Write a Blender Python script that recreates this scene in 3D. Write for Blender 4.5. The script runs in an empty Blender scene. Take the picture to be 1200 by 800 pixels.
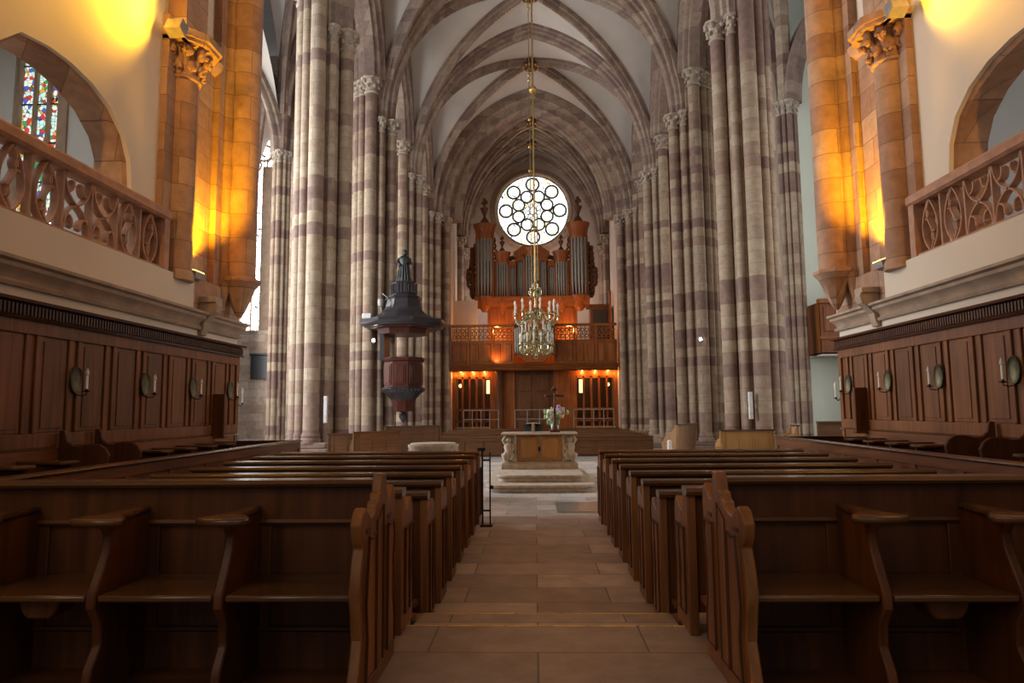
import bpy, math, random
from math import sin, cos, pi, sqrt, atan2, radians
from mathutils import Vector, Matrix
C = bpy.context.scene.collection
RND = random.Random(11)
EYE = 1.25            # eye height over the choir floor (z = 0)
NAVE = -0.25          # crossing floor
LOW = -0.60           # nave floor behind the crossing

# ------------------------------------------------------------------ mesh builder
class MB:
    def __init__(s): s.v = []; s.f = []
    def add(s, vs, fs):
        n = len(s.v); s.v += [tuple(p) for p in vs]; s.f += [tuple(i + n for i in f) for f in fs]; return s
    def box(s, x0, x1, y0, y1, z0, z1):
        if x0 > x1: x0, x1 = x1, x0
        if y0 > y1: y0, y1 = y1, y0
        if z0 > z1: z0, z1 = z1, z0
        return s.add([(x0,y0,z0),(x1,y0,z0),(x1,y1,z0),(x0,y1,z0),(x0,y0,z1),(x1,y0,z1),(x1,y1,z1),(x0,y1,z1)],
                     [(0,3,2,1),(4,5,6,7),(0,1,5,4),(1,2,6,5),(2,3,7,6),(3,0,4,7)])
    def obox(s, c, size, M=None):
        hx, hy, hz = [d/2 for d in size]
        vs = [Vector((x,y,z)) for z in (-hz,hz) for (x,y) in ((-hx,-hy),(hx,-hy),(hx,hy),(-hx,hy))]
        if M is not None: vs = [M @ p for p in vs]
        vs = [p + Vector(c) for p in vs]
        return s.add(vs, [(0,3,2,1),(4,5,6,7),(0,1,5,4),(1,2,6,5),(2,3,7,6),(3,0,4,7)])
    def prism(s, poly, axis, a0, a1):
        def P(p, a):
            u, w = p
            return (a,u,w) if axis == 'x' else ((u,a,w) if axis == 'y' else (u,w,a))
        area = sum(poly[i-1][0]*poly[i][1]-poly[i][0]*poly[i-1][1] for i in range(len(poly)))
        if area < 0: poly = poly[::-1]
        n = len(poly); a0, a1 = min(a0,a1), max(a0,a1)
        vs = [P(p,a0) for p in poly] + [P(p,a1) for p in poly]
        fs = [tuple(range(n-1,-1,-1)), tuple(range(n,2*n))] + [(i,(i+1)%n,(i+1)%n+n,i+n) for i in range(n)]
        if axis == 'y': fs = [f[::-1] for f in fs]
        return s.add(vs, fs)
    def lathe(s, prof, cx=0, cy=0, cz=0, seg=16, caps=True, sx=1, sy=1, rot=0):
        vs = []; fs = []; m = len(prof)
        for (r,z) in prof:
            for k in range(seg):
                a = 2*pi*k/seg + rot
                vs.append((cx+r*cos(a)*sx, cy+r*sin(a)*sy, cz+z))
        for i in range(m-1):
            for k in range(seg):
                k2 = (k+1)%seg
                fs.append((i*seg+k, i*seg+k2, (i+1)*seg+k2, (i+1)*seg+k))
        if caps:
            fs.append(tuple(range(seg-1,-1,-1))); fs.append(tuple((m-1)*seg+k for k in range(seg)))
        return s.add(vs, fs)
    def tube(s, path, r, seg=8, caps=True):
        path = [Vector(p) for p in path]; n = len(path)
        rs = r if isinstance(r,(list,tuple)) else [r]*n
        vs = []; fs = []; ref = None
        for i,p in enumerate(path):
            t = (path[min(i+1,n-1)]-path[max(i-1,0)])
            t = t.normalized() if t.length > 1e-9 else Vector((0,0,1))
            if ref is None:
                ref = Vector((1,0,0)) if abs(t.x) < .8 else Vector((0,1,0))
            u = (ref - t*ref.dot(t)).normalized(); w = t.cross(u); ref = u
            for k in range(seg):
                a = 2*pi*k/seg
                vs.append(p + (u*cos(a)+w*sin(a))*rs[i])
        for i in range(n-1):
            for k in range(seg):
                k2 = (k+1)%seg
                fs.append((i*seg+k, i*seg+k2, (i+1)*seg+k2, (i+1)*seg+k))
        if caps:
            fs.append(tuple(range(seg-1,-1,-1))); fs.append(tuple((n-1)*seg+k for k in range(seg)))
        return s.add(vs, fs)
    def ball(s, c, r, seg=8, rings=5, sc=(1,1,1)):
        vs = [(c[0],c[1],c[2]-r*sc[2])]; fs = []
        for i in range(1,rings):
            t = -pi/2+pi*i/rings
            for k in range(seg):
                a = 2*pi*k/seg
                vs.append((c[0]+r*cos(t)*cos(a)*sc[0], c[1]+r*cos(t)*sin(a)*sc[1], c[2]+r*sin(t)*sc[2]))
        vs.append((c[0],c[1],c[2]+r*sc[2])); L = len(vs)-1
        for k in range(seg):
            k2 = (k+1)%seg
            fs.append((0,1+k2,1+k)); fs.append((L, L-seg+k, L-seg+k2))
            for i in range(rings-2):
                fs.append((1+i*seg+k, 1+i*seg+k2, 1+(i+1)*seg+k2, 1+(i+1)*seg+k))
        return s.add(vs, fs)
    def sweep(s, path, prof, side, caps=True, up=True):
        """closed profile [(u along side, w along outward normal)] along path lying in the plane across side"""
        path = [Vector(p) for p in path]; side = Vector(side).normalized(); n = len(path); m = len(prof)
        fr = []
        for i in range(n):
            t = (path[min(i+1,n-1)]-path[max(i-1,0)]).normalized()
            fr.append(side.cross(t).normalized())
        if up and fr[n//2].z < 0: fr = [-q for q in fr]
        vs = [path[i] + side*u + fr[i]*w for i in range(n) for (u,w) in prof]
        fs = [(i*m+k, i*m+(k+1)%m, (i+1)*m+(k+1)%m, (i+1)*m+k) for i in range(n-1) for k in range(m)]
        if caps: fs += [tuple(range(m-1,-1,-1)), tuple((n-1)*m+k for k in range(m))]
        return s.add(vs, fs)
    def ring(s, c, R, r, axis='y', seg=28, ts=6):
        pts = []
        for k in range(seg+1):
            a = 2*pi*k/seg
            pts.append((c[0]+R*cos(a), c[1], c[2]+R*sin(a)) if axis=='y' else (c[0]+R*cos(a), c[1]+R*sin(a), c[2]))
        return s.tube(pts, r, ts, caps=False)

ZH = None
def mesh_from(mb, name, origin, smooth=35):
    if ZH: mb.v = [(x,y,ZH[0]+(z-ZH[0])*ZH[1]) for x,y,z in mb.v]
    me = bpy.data.meshes.new(name)
    ox, oy, oz = origin
    me.from_pydata([(x-ox,y-oy,z-oz) for (x,y,z) in mb.v], [], mb.f)
    me.validate()
    import bmesh
    bm = bmesh.new(); bm.from_mesh(me); bmesh.ops.recalc_face_normals(bm, faces=bm.faces); bm.to_mesh(me); bm.free()
    if smooth:
        me.polygons.foreach_set('use_smooth', [True]*len(me.polygons))
        me.set_sharp_from_angle(angle=radians(smooth))
    return me

ORG = {}
def tag(o, label=None, cat=None, group=None, kind=None):
    for k, val in (('label',label),('category',cat),('group',group),('kind',kind)):
        if val: o[k] = val
    return o
def thing(name, label, cat, loc=(0,0,0), group=None):
    o = bpy.data.objects.new(name, None); C.objects.link(o); o.location = loc; o.empty_display_size = .2
    ORG[o.name] = tuple(loc)
    return tag(o, label, cat, group)
def part(name, mb, mat, parent=None, label=None, bevel=0, smooth=35):
    """mb is in world coordinates; origin follows the parent"""
    org = ORG[parent.name] if parent is not None else (0,0,0)
    me = mesh_from(mb, name, org, smooth); me.materials.append(mat)
    o = bpy.data.objects.new(name, me); C.objects.link(o)
    if parent is not None: o.parent = parent
    ORG[o.name] = org
    if label: o['label'] = label
    if bevel:
        b = o.modifiers.new('bevel','BEVEL'); b.width = bevel; b.segments = 2; b.limit_method = 'ANGLE'; b.angle_limit = radians(40)
    return o
def struct(name, mb, mat, parent=None, smooth=35, bevel=0):
    o = part(name, mb, mat, parent, bevel=bevel, smooth=smooth); 
    if parent is None: o['kind'] = 'structure'
    return o
def solo(name, mb, mat, label, cat, loc=(0,0,0), group=None, bevel=0, smooth=35):
    me = mesh_from(mb, name, loc, smooth); me.materials.append(mat)
    o = bpy.data.objects.new(name, me); C.objects.link(o); o.location = loc; ORG[o.name] = tuple(loc)
    if bevel:
        b = o.modifiers.new('bevel','BEVEL'); b.width = bevel; b.segments = 2; b.limit_method = 'ANGLE'; b.angle_limit = radians(40)
    return tag(o, label, cat, group)
def copy_tree(o, loc=None, label=None, rotz=None, parent=None, scale=None):
    c = o.copy(); C.objects.link(c)
    if parent is not None: c.parent = parent
    else:
        if loc is not None: c.location = loc
        if rotz is not None: c.rotation_euler = (0,0,rotz)
        if scale is not None: c.scale = scale
        ORG[c.name] = tuple(c.location)
        if label: c['label'] = label
    for ch in list(o.children): copy_tree(ch, parent=c)
    return c

def arch(a, h, n=14):
    """pointed arch, (x, z) from -a to a"""
    Rr = (a*a+h*h)/(2*a); c = a-Rr; th = atan2(h, -c) if c < 0 else atan2(h, -c)
    half = [(c+Rr*cos(th*i/n), Rr*sin(th*i/n)) for i in range(n+1)]
    return [(-x,z) for (x,z) in half] + [(x,z) for (x,z) in half[::-1][1:]]
def bez(p0,p1,p2,p3,n=10):
    out = []
    for i in range(n+1):
        t = i/n; u = 1-t
        out.append(tuple(u**3*a+3*u*u*t*b+3*u*t*t*c+t**3*d for a,b,c,d in zip(p0,p1,p2,p3)))
    return out

# ------------------------------------------------------------------ materials
def newmat(name):
    m = bpy.data.materials.new(name); m.use_nodes = True
    nt = m.node_tree; b = nt.nodes['Principled BSDF']
    return m, nt, b
def N(nt, t, **kw):
    n = nt.nodes.new(t)
    for k, v in kw.items():
        if k in n.inputs: n.inputs[k].default_value = v
        else: setattr(n, k, v)
    return n
def L(nt, a, b): nt.links.new(a, b)
def M2(nt, op, a, b=None):
    n = nt.nodes.new('ShaderNodeMath'); n.operation = op
    for i, v in enumerate((a, b)):
        if v is None: continue
        if isinstance(v,(int,float)): n.inputs[i].default_value = v
        else: L(nt, v, n.inputs[i])
    return n.outputs[0]
def mixc(nt, fac, a, b, mode='MIX'):
    n = nt.nodes.new('ShaderNodeMix'); n.data_type = 'RGBA'; n.blend_type = mode
    for sock, v in ((n.inputs['Factor'],fac),(n.inputs[6],a),(n.inputs[7],b)):
        if isinstance(v,(int,float)): sock.default_value = v
        elif isinstance(v,tuple): sock.default_value = v if len(v)==4 else (*v,1)
        else: L(nt, v, sock)
    return n.outputs[2]
def ramp(nt, fac, stops, interp='LINEAR'):
    r = nt.nodes.new('ShaderNodeValToRGB'); r.color_ramp.interpolation = interp
    el = r.color_ramp.elements
    while len(el) < len(stops): el.new(.5)
    for e,(p,c) in zip(el, stops): e.position = p; e.color = (*c,1)
    L(nt, fac, r.inputs[0]); return r.outputs[0]
def bump(nt, b, h, strength=.3, dist=.02):
    n = N(nt,'ShaderNodeBump'); n.inputs['Strength'].default_value = strength; n.inputs['Distance'].default_value = dist
    L(nt, h, n.inputs['Height']); L(nt, n.outputs[0], b.inputs['Normal'])

def stone(name, stops, row=.36, width=.75, mortar=(.16,.12,.10), msize=.008, rough=.85, cluster=.8, flat=False):
    """coursed ashlar: colour per course and per block, thin joints"""
    m, nt, b = newmat(name)
    g = N(nt,'ShaderNodeNewGeometry'); sp = N(nt,'ShaderNodeSeparateXYZ'); L(nt, g.outputs['Position'], sp.inputs[0])
    along = M2(nt,'ADD', M2(nt,'MULTIPLY',sp.outputs[0],1.0), M2(nt,'MULTIPLY',sp.outputs[1],.93))
    cb = N(nt,'ShaderNodeCombineXYZ')
    if flat: L(nt, sp.outputs[0], cb.inputs[0]); L(nt, sp.outputs[1], cb.inputs[1])
    else: L(nt, along, cb.inputs[0]); L(nt, sp.outputs[2], cb.inputs[1])
    br = N(nt,'ShaderNodeTexBrick'); br.inputs['Scale'].default_value = 1; br.inputs['Brick Width'].default_value = width
    br.inputs['Row Height'].default_value = row; br.inputs['Mortar Size'].default_value = msize
    br.inputs['Mortar Smooth'].default_value = .3
    br.inputs['Color1'].default_value = (0,0,0,1); br.inputs['Color2'].default_value = (1,1,1,1); br.inputs['Mortar'].default_value = (.5,.5,.5,1)
    L(nt, cb.outputs[0], br.inputs['Vector'])
    rowi = M2(nt,'FLOOR', M2(nt,'DIVIDE', sp.outputs[1] if flat else sp.outputs[2], row))
    col = M2(nt,'FLOOR', M2(nt,'DIVIDE', M2(nt,'ADD', sp.outputs[1], M2(nt,'MULTIPLY',sp.outputs[0],.35)), 3.1))
    cw = N(nt,'ShaderNodeCombineXYZ'); L(nt,rowi,cw.inputs[0]); L(nt,col,cw.inputs[1])
    wn = N(nt,'ShaderNodeTexWhiteNoise'); wn.noise_dimensions = '2D'; L(nt,cw.outputs[0],wn.inputs['Vector'])
    sm = N(nt,'ShaderNodeTexNoise'); sm.inputs['Scale'].default_value = .33; sm.inputs['Detail'].default_value = 1
    L(nt,cw.outputs[0],sm.inputs['Vector'])
    f = M2(nt,'ADD', M2(nt,'MULTIPLY',wn.outputs['Value'],.38*cluster), M2(nt,'MULTIPLY',sm.outputs['Fac'],.62*cluster))
    f = M2(nt,'ADD', f, M2(nt,'MULTIPLY', br.outputs['Color'], 1-cluster))
    base = ramp(nt, f, stops)
    ns = N(nt,'ShaderNodeTexNoise'); ns.inputs['Scale'].default_value = 5; ns.inputs['Detail'].default_value = 6; ns.inputs['Roughness'].default_value = .65
    L(nt,g.outputs['Position'],ns.inputs['Vector'])
    mott = ramp(nt, ns.outputs['Fac'], [(.3,(.72,.70,.68)),(.7,(1.12,1.12,1.12))])
    base = mixc(nt, 1.0, base, mott, 'MULTIPLY')
    base = mixc(nt, M2(nt,'MULTIPLY',br.outputs['Fac'],.75), base, mortar)
    L(nt, base, b.inputs['Base Color']); b.inputs['Roughness'].default_value = rough
    hh = M2(nt,'SUBTRACT', M2(nt,'MULTIPLY',ns.outputs['Fac'],.35), br.outputs['Fac'])
    bump(nt,b,hh,.35,.012)
    return m
def plaster(name, c, var=.08, rough=.9):
    m, nt, b = newmat(name)
    g = N(nt,'ShaderNodeNewGeometry')
    ns = N(nt,'ShaderNodeTexNoise'); ns.inputs['Scale'].default_value = .9; ns.inputs['Detail'].default_value = 7
    L(nt,g.outputs['Position'],ns.inputs['Vector'])
    k = lambda q: tuple(max(0,x*q) for x in c)
    L(nt, ramp(nt,ns.outputs['Fac'],[(.3,k(1-var)),(.7,k(1+var))]), b.inputs['Base Color'])
    b.inputs['Roughness'].default_value = rough
    bump(nt,b,ns.outputs['Fac'],.12,.02)
    return m
def wood(name, dark, light, axis='z', rough=.38, scale=1, coat=0.0, spec=.2):
    m, nt, b = newmat(name)
    tc = N(nt,'ShaderNodeTexCoord'); mp = N(nt,'ShaderNodeMapping')
    s = {'z':(14,14,.9),'x':(.9,14,14),'y':(14,.9,14)}[axis]
    mp.inputs['Scale'].default_value = tuple(q*scale for q in s)
    oi = N(nt,'ShaderNodeObjectInfo')
    L(nt,tc.outputs['Object'],mp.inputs['Vector'])
    off = N(nt,'ShaderNodeVectorMath'); off.operation = 'ADD'
    L(nt,mp.outputs[0],off.inputs[0])
    cm = N(nt,'ShaderNodeCombineXYZ'); L(nt,M2(nt,'MULTIPLY',oi.outputs['Random'],37.),cm.inputs[0]); L(nt,M2(nt,'MULTIPLY',oi.outputs['Random'],19.),cm.inputs[2])
    L(nt,cm.outputs[0],off.inputs[1])
    n1 = N(nt,'ShaderNodeTexNoise'); n1.inputs['Scale'].default_value = 1; n1.inputs['Detail'].default_value = 5; n1.inputs['Distortion'].default_value = .6
    L(nt,off.outputs[0],n1.inputs['Vector'])
    n2 = N(nt,'ShaderNodeTexNoise'); n2.inputs['Scale'].default_value = 1.3; L(nt,tc.outputs['Object'],n2.inputs['Vector'])
    f = M2(nt,'ADD', M2(nt,'MULTIPLY',n1.outputs['Fac'],.7), M2(nt,'MULTIPLY',n2.outputs['Fac'],.3))
    c = ramp(nt, f, [(.32,dark),(.68,light)])
    v = M2(nt,'ADD', M2(nt,'MULTIPLY',oi.outputs['Random'],.35), .82)
    vv = N(nt,'ShaderNodeCombineXYZ')
    for i in range(3): L(nt,v,vv.inputs[i])
    L(nt, mixc(nt,1.0,c,vv.outputs[0],'MULTIPLY'), b.inputs['Base Color'])
    b.inputs['Roughness'].default_value = rough; b.inputs['Specular IOR Level'].default_value = spec
    b.inputs['Coat Weight'].default_value = coat; b.inputs['Coat Roughness'].default_value = .25
    bump(nt,b,n1.outputs['Fac'],.12,.004)
    return m
def plain(name, c, rough=.5, metal=0., var=.15, nscale=12):
    m, nt, b = newmat(name)
    tc = N(nt,'ShaderNodeTexCoord')
    ns = N(nt,'ShaderNodeTexNoise'); ns.inputs['Scale'].default_value = nscale; ns.inputs['Detail'].default_value = 4
    L(nt,tc.outputs['Object'],ns.inputs['Vector'])
    k = lambda q: tuple(x*q for x in c)
    L(nt, ramp(nt,ns.outputs['Fac'],[(.3,k(1-var)),(.7,k(1+var))]), b.inputs['Base Color'])
    b.inputs['Roughness'].default_value = rough; b.inputs['Metallic'].default_value = metal
    return m
def emit(name, c, s):
    m, nt, b = newmat(name)
    b.inputs['Base Color'].default_value = (*c,1); b.inputs['Emission Color'].default_value = (*c,1); b.inputs['Emission Strength'].default_value = s
    b.inputs['Roughness'].default_value = .4
    return m
def glassmat(name, stops, s, scale=3., axis='y'):
    """backlit stained glass: small coloured quarries with dark leads"""
    m, nt, b = newmat(name)
    g = N(nt,'ShaderNodeNewGeometry'); vo = N(nt,'ShaderNodeTexVoronoi'); vo.inputs['Scale'].default_value = scale
    L(nt,g.outputs['Position'],vo.inputs['Vector'])
    sp = N(nt,'ShaderNodeSeparateColor'); L(nt,vo.outputs['Color'],sp.inputs[0])
    c = ramp(nt, sp.outputs[0], stops, 'CONSTANT')
    ve = N(nt,'ShaderNodeTexVoronoi'); ve.feature = 'DISTANCE_TO_EDGE'; ve.inputs['Scale'].default_value = scale
    L(nt,g.outputs['Position'],ve.inputs['Vector'])
    lead = M2(nt,'LESS_THAN', ve.outputs['Distance'], .035)
    c = mixc(nt, lead, c, (.015,.013,.012))
    L(nt,c,b.inputs['Emission Color']); b.inputs['Emission Strength'].default_value = s
    b.inputs['Base Color'].default_value = (.05,.05,.05,1); b.inputs['Roughness'].default_value = .2
    return m

CREAM=(.39,.30,.212); TAN=(.335,.242,.168); MAUVE=(.200,.122,.098); PINK=(.27,.175,.128)
m_pier = stone('nave sandstone', [(.32,MAUVE),(.38,(.235,.15,.118)),(.43,PINK),(.50,TAN),(.58,CREAM),(.65,(.36,.27,.19)),(.72,TAN)], row=.36, width=.8)
m_rib = stone('vault rib sandstone', [(.3,(.20,.135,.112)),(.5,(.27,.19,.15)),(.7,(.33,.25,.19))], row=.45, width=.55, cluster=.5)
m_choir = stone('choir sandstone', [(.3,(.30,.165,.105)),(.5,(.38,.22,.14)),(.7,(.43,.27,.17))], row=.42, width=.62, cluster=.45, mortar=(.14,.085,.06))
m_smooth = plain('dressed red sandstone', (.36,.21,.14), .8, var=.2, nscale=6)
m_trac = plain('carved tracery sandstone', (.40,.205,.125), .75, var=.2, nscale=7)
m_beige = plain('moulded beige sandstone', (.36,.255,.18), .8, var=.18, nscale=4)
m_wallp = stone('aisle end masonry', [(.3,(.42,.30,.23)),(.7,(.55,.44,.36))], row=.4, width=.8, cluster=.4)
m_vault = plaster('vault plaster', (.53,.475,.43), .06)
m_plas = plaster('choir plaster', (.66,.56,.45), .05)
m_green = plaster('pale green plaster', (.60,.63,.53), .04)
m_grey = plaster('gallery plaster', (.56,.56,.54), .05)
m_tower = plaster('tower plaster', (.46,.375,.325), .08)
m_floor = stone('choir sandstone slabs', [(.3,(.27,.185,.140)),(.5,(.345,.245,.190)),(.7,(.41,.305,.240))], row=.46, width=1.15, flat=True, cluster=.45, mortar=(.05,.035,.03), msize=.006, rough=.6)
m_floor2 = stone('crossing slabs', [(.3,(.38,.35,.33)),(.5,(.46,.43,.405)),(.7,(.53,.50,.475))], row=.5, width=.85, flat=True, cluster=.3, mortar=(.10,.09,.08), msize=.006, rough=.5)  # greyer slabs; sunlight on the crossing is also brightened into the colour
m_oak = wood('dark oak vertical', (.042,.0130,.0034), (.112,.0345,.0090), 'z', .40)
m_oakx = wood('dark oak horizontal', (.048,.0150,.0040), (.130,.0415,.0110), 'x', .36)
m_oaky = wood('dark oak along wall', (.038,.0118,.0033), (.100,.0310,.0088), 'y', .38)
m_pan = wood('panelling oak', (.090,.0305,.0098), (.205,.0760,.026), 'z', .42)
m_pany = wood('panelling oak rails', (.090,.0305,.0098), (.205,.0760,.026), 'y', .42)
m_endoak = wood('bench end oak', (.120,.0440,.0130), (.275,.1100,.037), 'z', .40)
m_railoak = wood('polished rail oak', (.046,.0165,.0045), (.115,.045,.0125), 'x', .24, spec=.45)
m_org = wood('organ case oak', (.12,.034,.008), (.29,.086,.020), 'z', .38)
m_orgx = wood('organ loft oak', (.11,.034,.009), (.26,.080,.021), 'x', .4)
m_orgd = wood('dark screen oak', (.070,.025,.010), (.13,.050,.019), 'z', .4)
m_nave = wood('nave pew oak', (.085,.035,.013), (.165,.073,.029), 'x', .42)
m_light = wood('light side bench oak', (.26,.135,.060), (.42,.245,.120), 'z', .45)
m_black = plain('black iron', (.018,.017,.018), .45, .6)
m_slate = plain('dark slate wood', (.026,.022,.025), .32, var=.25)
m_pulp = wood('pulpit wood', (.045,.013,.009), (.10,.030,.020), 'z', .32)
m_brass = plain('polished brass', (.55,.46,.27), .22, 1.0, var=.1)
m_brassd = plain('old brass plate', (.10,.085,.050), .5, .85, var=.3)
m_gold = plain('gilding', (.62,.40,.13), .35, .85)
m_tin = plain('tin organ pipes', (.22,.20,.175), .45, .7, var=.15)
m_steel = plain('pale railing metal', (.42,.41,.40), .35, .9)
m_white = plain('white painted metal', (.60,.57,.55), .55)
m_cand = plain('white candle', (.82,.78,.70), .45, var=.04)
m_alab = plain('altar sandstone', (.43,.35,.27), .7, var=.22, nscale=9)
m_altw = wood('altar door oak', (.28,.135,.045), (.42,.225,.080), 'z', .42)
m_dkred = plain('dark red boss paint', (.10,.030,.022), .6)
m_yell = plain('worn yellow edge paint', (.62,.40,.10), .6, var=.35, nscale=8)
m_lampbox = plain('grey lamp housing', (.30,.27,.25), .45, .3)
m_bronze = plain('dark patinated bronze', (.045,.047,.045), .4, .7)
m_leafg = plain('pale green leaves', (.30,.42,.22), .6, var=.3)
m_fl1 = plain('lilac petals', (.55,.42,.75), .6); m_fl2 = plain('white petals', (.85,.85,.75), .6); m_fl3 = plain('peach petals', (.8,.52,.35), .6)
m_book = plain('black book cover', (.02,.018,.018), .5)
m_paper = plain('paper', (.72,.70,.66), .7, var=.03)
m_dark = plain('dark void shade', (.02,.017,.015), .8)  # shade of dark openings put into a flat near-black colour
m_amber = emit('amber flood lens', (1,.62,.12), 12)
m_spot = emit('white spot lens', (1,.93,.80), 40)
m_warm = emit('warm bulb', (1,.70,.32), 5)
m_sconce = emit('lit paper shade', (1,.66,.25), 2.6)
m_rose = glassmat('rose glass', [(0,(1,1,1)),(.5,(1,.97,.88)),(.72,(.96,1,.97)),(.86,(1,.78,.45)),(.94,(.70,.9,.66))], 1.9, 3.2)
m_lanc = glassmat('lancet glass', [(0,(1,1,1)),(.55,(1,.9,.85)),(.70,(.9,.97,1)),(.88,(1,.62,.55)),(.95,(.95,.85,.5))], 7, 2.6)
m_stain = glassmat('gallery stained glass', [(0,(.65,.95,.85)),(.30,(.9,.95,.8)),(.44,(.75,.04,.03)),(.60,(.08,.12,.55)),(.72,(.75,.45,.06)),(.84,(.04,.35,.12)),(.93,(.85,.9,.95))], 1.0, 13)
m_frost = emit('bright plain glass', (.93,.95,1), 1.6)
m_pane, _nt, _b = newmat('clear door glass')
_b.inputs['Base Color'].default_value = (.9,.9,.88,1); _b.inputs['Transmission Weight'].default_value = 1; _b.inputs['Roughness'].default_value = .03; _b.inputs['IOR'].default_value = 1.1
# ------------------------------------------------------------------ camera
def make_camera():
    F = 800.0
    a = Vector((27, -80, -F)).normalized()                 # depth axis of the church in camera space
    c = Vector((-.0125, 1, 0)); c = (c - a*c.dot(a)).normalized()
    b = a.cross(c)
    M = Matrix((b, a, c))                                   # rows: world axes in camera coords -> cam-to-world
    cam = bpy.data.cameras.new('camera'); cam.sensor_width = 36; cam.lens = 36*F/1200
    cam.clip_end = 300; cam.clip_start = .05
    o = bpy.data.objects.new('camera', cam); C.objects.link(o)
    o.matrix_world = Matrix.Translation((0,0,EYE)) @ M.to_4x4()
    bpy.context.scene.camera = o
make_camera()

# ------------------------------------------------------------------ floors
W = 5.25
mb = MB().box(-9,9,-4,4.12,-.6,0)
mb.box(-9,-.80,4.12,4.42,-.6,0).box(.90,9,4.12,4.42,-.6,0)
mb.box(-9,-3.55,4.42,11.9,-.6,0).box(3.55,9,4.42,11.9,-.6,0)
fl = struct('floor', mb, m_floor)
st = struct('floor_step', MB().box(-.80,.90,4.12,4.80,-.6,-.125), m_floor)
for y,z in ((4.12,0),(4.80,-.125)):
    mb = MB()
    x = -.78
    while x < .86:
        l = RND.uniform(.16,.34); mb.box(x,min(x+l,.88),y-.014,y+.002,z-.02,z+.003); x += l+RND.uniform(.0,.03)
    part('step_edge_marking', mb, m_yell, fl if z == 0 else st)
mb = MB().box(-3.55,3.55,4.42,9.9,-.62,NAVE).box(-.80,.90,4.80,4.9,-.61,NAVE-.001)
struct('floor_aisle', mb, m_floor)
struct('floor_crossing', MB().box(-22,22,9.9,20.0,-.62,NAVE).box(-9,-3.55,11.9,12.6,-.61,NAVE).box(3.55,9,11.9,12.6,-.61,NAVE), m_floor2)  # brighter slabs begin at the edge of the sunlit floor
struct('floor_nave_step', MB().box(-22,22,20.0,20.45,-.9,-.42), m_floor2)
struct('floor_nave', MB().box(-22,22,20.45,52,-.9,LOW), m_floor2)
solo('floor_mat', MB().box(.30,1.0,10.2,11.3,NAVE,NAVE+.012), m_steel, 'flat pale grey plate lying on the floor before the altar', 'floor plate', (.65,10.75,NAVE))

# ------------------------------------------------------------------ pews
def pew_end_poly(h):
    return [(-.03,0),(-.03,h),(.045,h),(.05,h-.04),(.075,h-.07),(.08,h-.11),(.12,h-.135),(.17,h-.12),(.22,h-.085),(.27,h-.07),(.31,h-.10),
            (.325,h-.17),(.315,h-.27),(.285,h-.40),(.28,h-.52),(.30,.30),(.325,.17),(.325,.08),(.33,0)]
def inset(h, y0, y1):
    return [(y0,.10),(y0,h-.22),((y0+y1)/2,h-.235),(y1,h-.22),(y1+.012,h-.32),(y1-.012,h-.45),(y1-.012,.33),(y1+.012,.20),(y1+.012,.10)]
def pew(name, label, x0, x1, y, z, h, group):
    """bench seen from behind: its back towards the camera, seat towards the altar; x0 is the aisle end"""
    s = 1 if x1 > x0 else -1
    t = thing(name, label, 'pew', (x0,y,z), group)
    mv = lambda poly: [(y+a, z+b) for a,b in poly]
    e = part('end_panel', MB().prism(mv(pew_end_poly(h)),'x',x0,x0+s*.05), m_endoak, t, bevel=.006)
    part('panel_field', MB().prism(mv(inset(h,.045,.15)),'x',x0-s*.008,x0+s*.01).prism(mv(inset(h,.18,.265)),'x',x0-s*.008,x0+s*.01), m_endoak, e, bevel=.006)
    bd = MB()
    for pl in (inset(h,.045,.15),inset(h,.18,.265)):
        q = mv(pl); bd.tube([(x0-s*.009,a,b) for a,b in q+[q[0]]],.0055,5)
    part('panel_outline', bd, m_oak, e)  # dark outline puts the shade of the panel grooves into the oak colour
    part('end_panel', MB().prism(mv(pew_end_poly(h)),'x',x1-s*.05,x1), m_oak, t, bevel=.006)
    bk = MB().box(x0+s*.05,x1-s*.05,y,y+.025,z+.12,z+h-.04)
    n = max(2,int(abs(x1-x0)/.62)); w = (x1-x0-s*.1)/n
    for i in range(n):
        a = x0+s*.05+w*i
        bk.box(a,a+s*.05,y-.012,y,z+.22,z+h-.22)
    bk.box(x0+s*.05,x1-s*.05,y-.012,y,z+.12,z+.22).box(x0+s*.05,x1-s*.05,y-.012,y,z+h-.22,z+h-.05)
    part('backrest', bk, m_oak, t)
    part('top_rail', MB().prism([(y-.05,z+h-.035),(y-.055,z+h-.015),(y-.04,z+h+.004),(y+.05,z+h+.010),(y+.07,z+h),(y+.07,z+h-.03),(y+.02,z+h-.045)],'x',x0-s*.005,x1), m_railoak, t)
    part('seat', MB().box(x0+s*.05,x1-s*.05,y+.03,y+.33,z+.40,z+.435), m_oakx, t)
    part('footrest', MB().box(x0+s*.06,x1-s*.05,y-.26,y-.14,z+.13,z+.16).box(x0+s*.06,x1-s*.05,y-.14,y-.03,z+.19,z+.22)
         .box(x0+s*.10,x0+s*.14,y-.24,y-.02,z,z+.13).box(x1-s*.14,x1-s*.10,y-.24,y-.02,z,z+.13), m_endoak, t)
    return t
ordn = ['first','second','third','fourth','fifth','sixth','seventh','last']
rows = [(3.97,0,.80),(4.83,NAVE,.93),(5.52,NAVE,.935),(6.22,NAVE,.94),(6.95,NAVE,.94),(7.68,NAVE,.945),(8.42,NAVE,.95),(9.18,NAVE,.95)]
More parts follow.
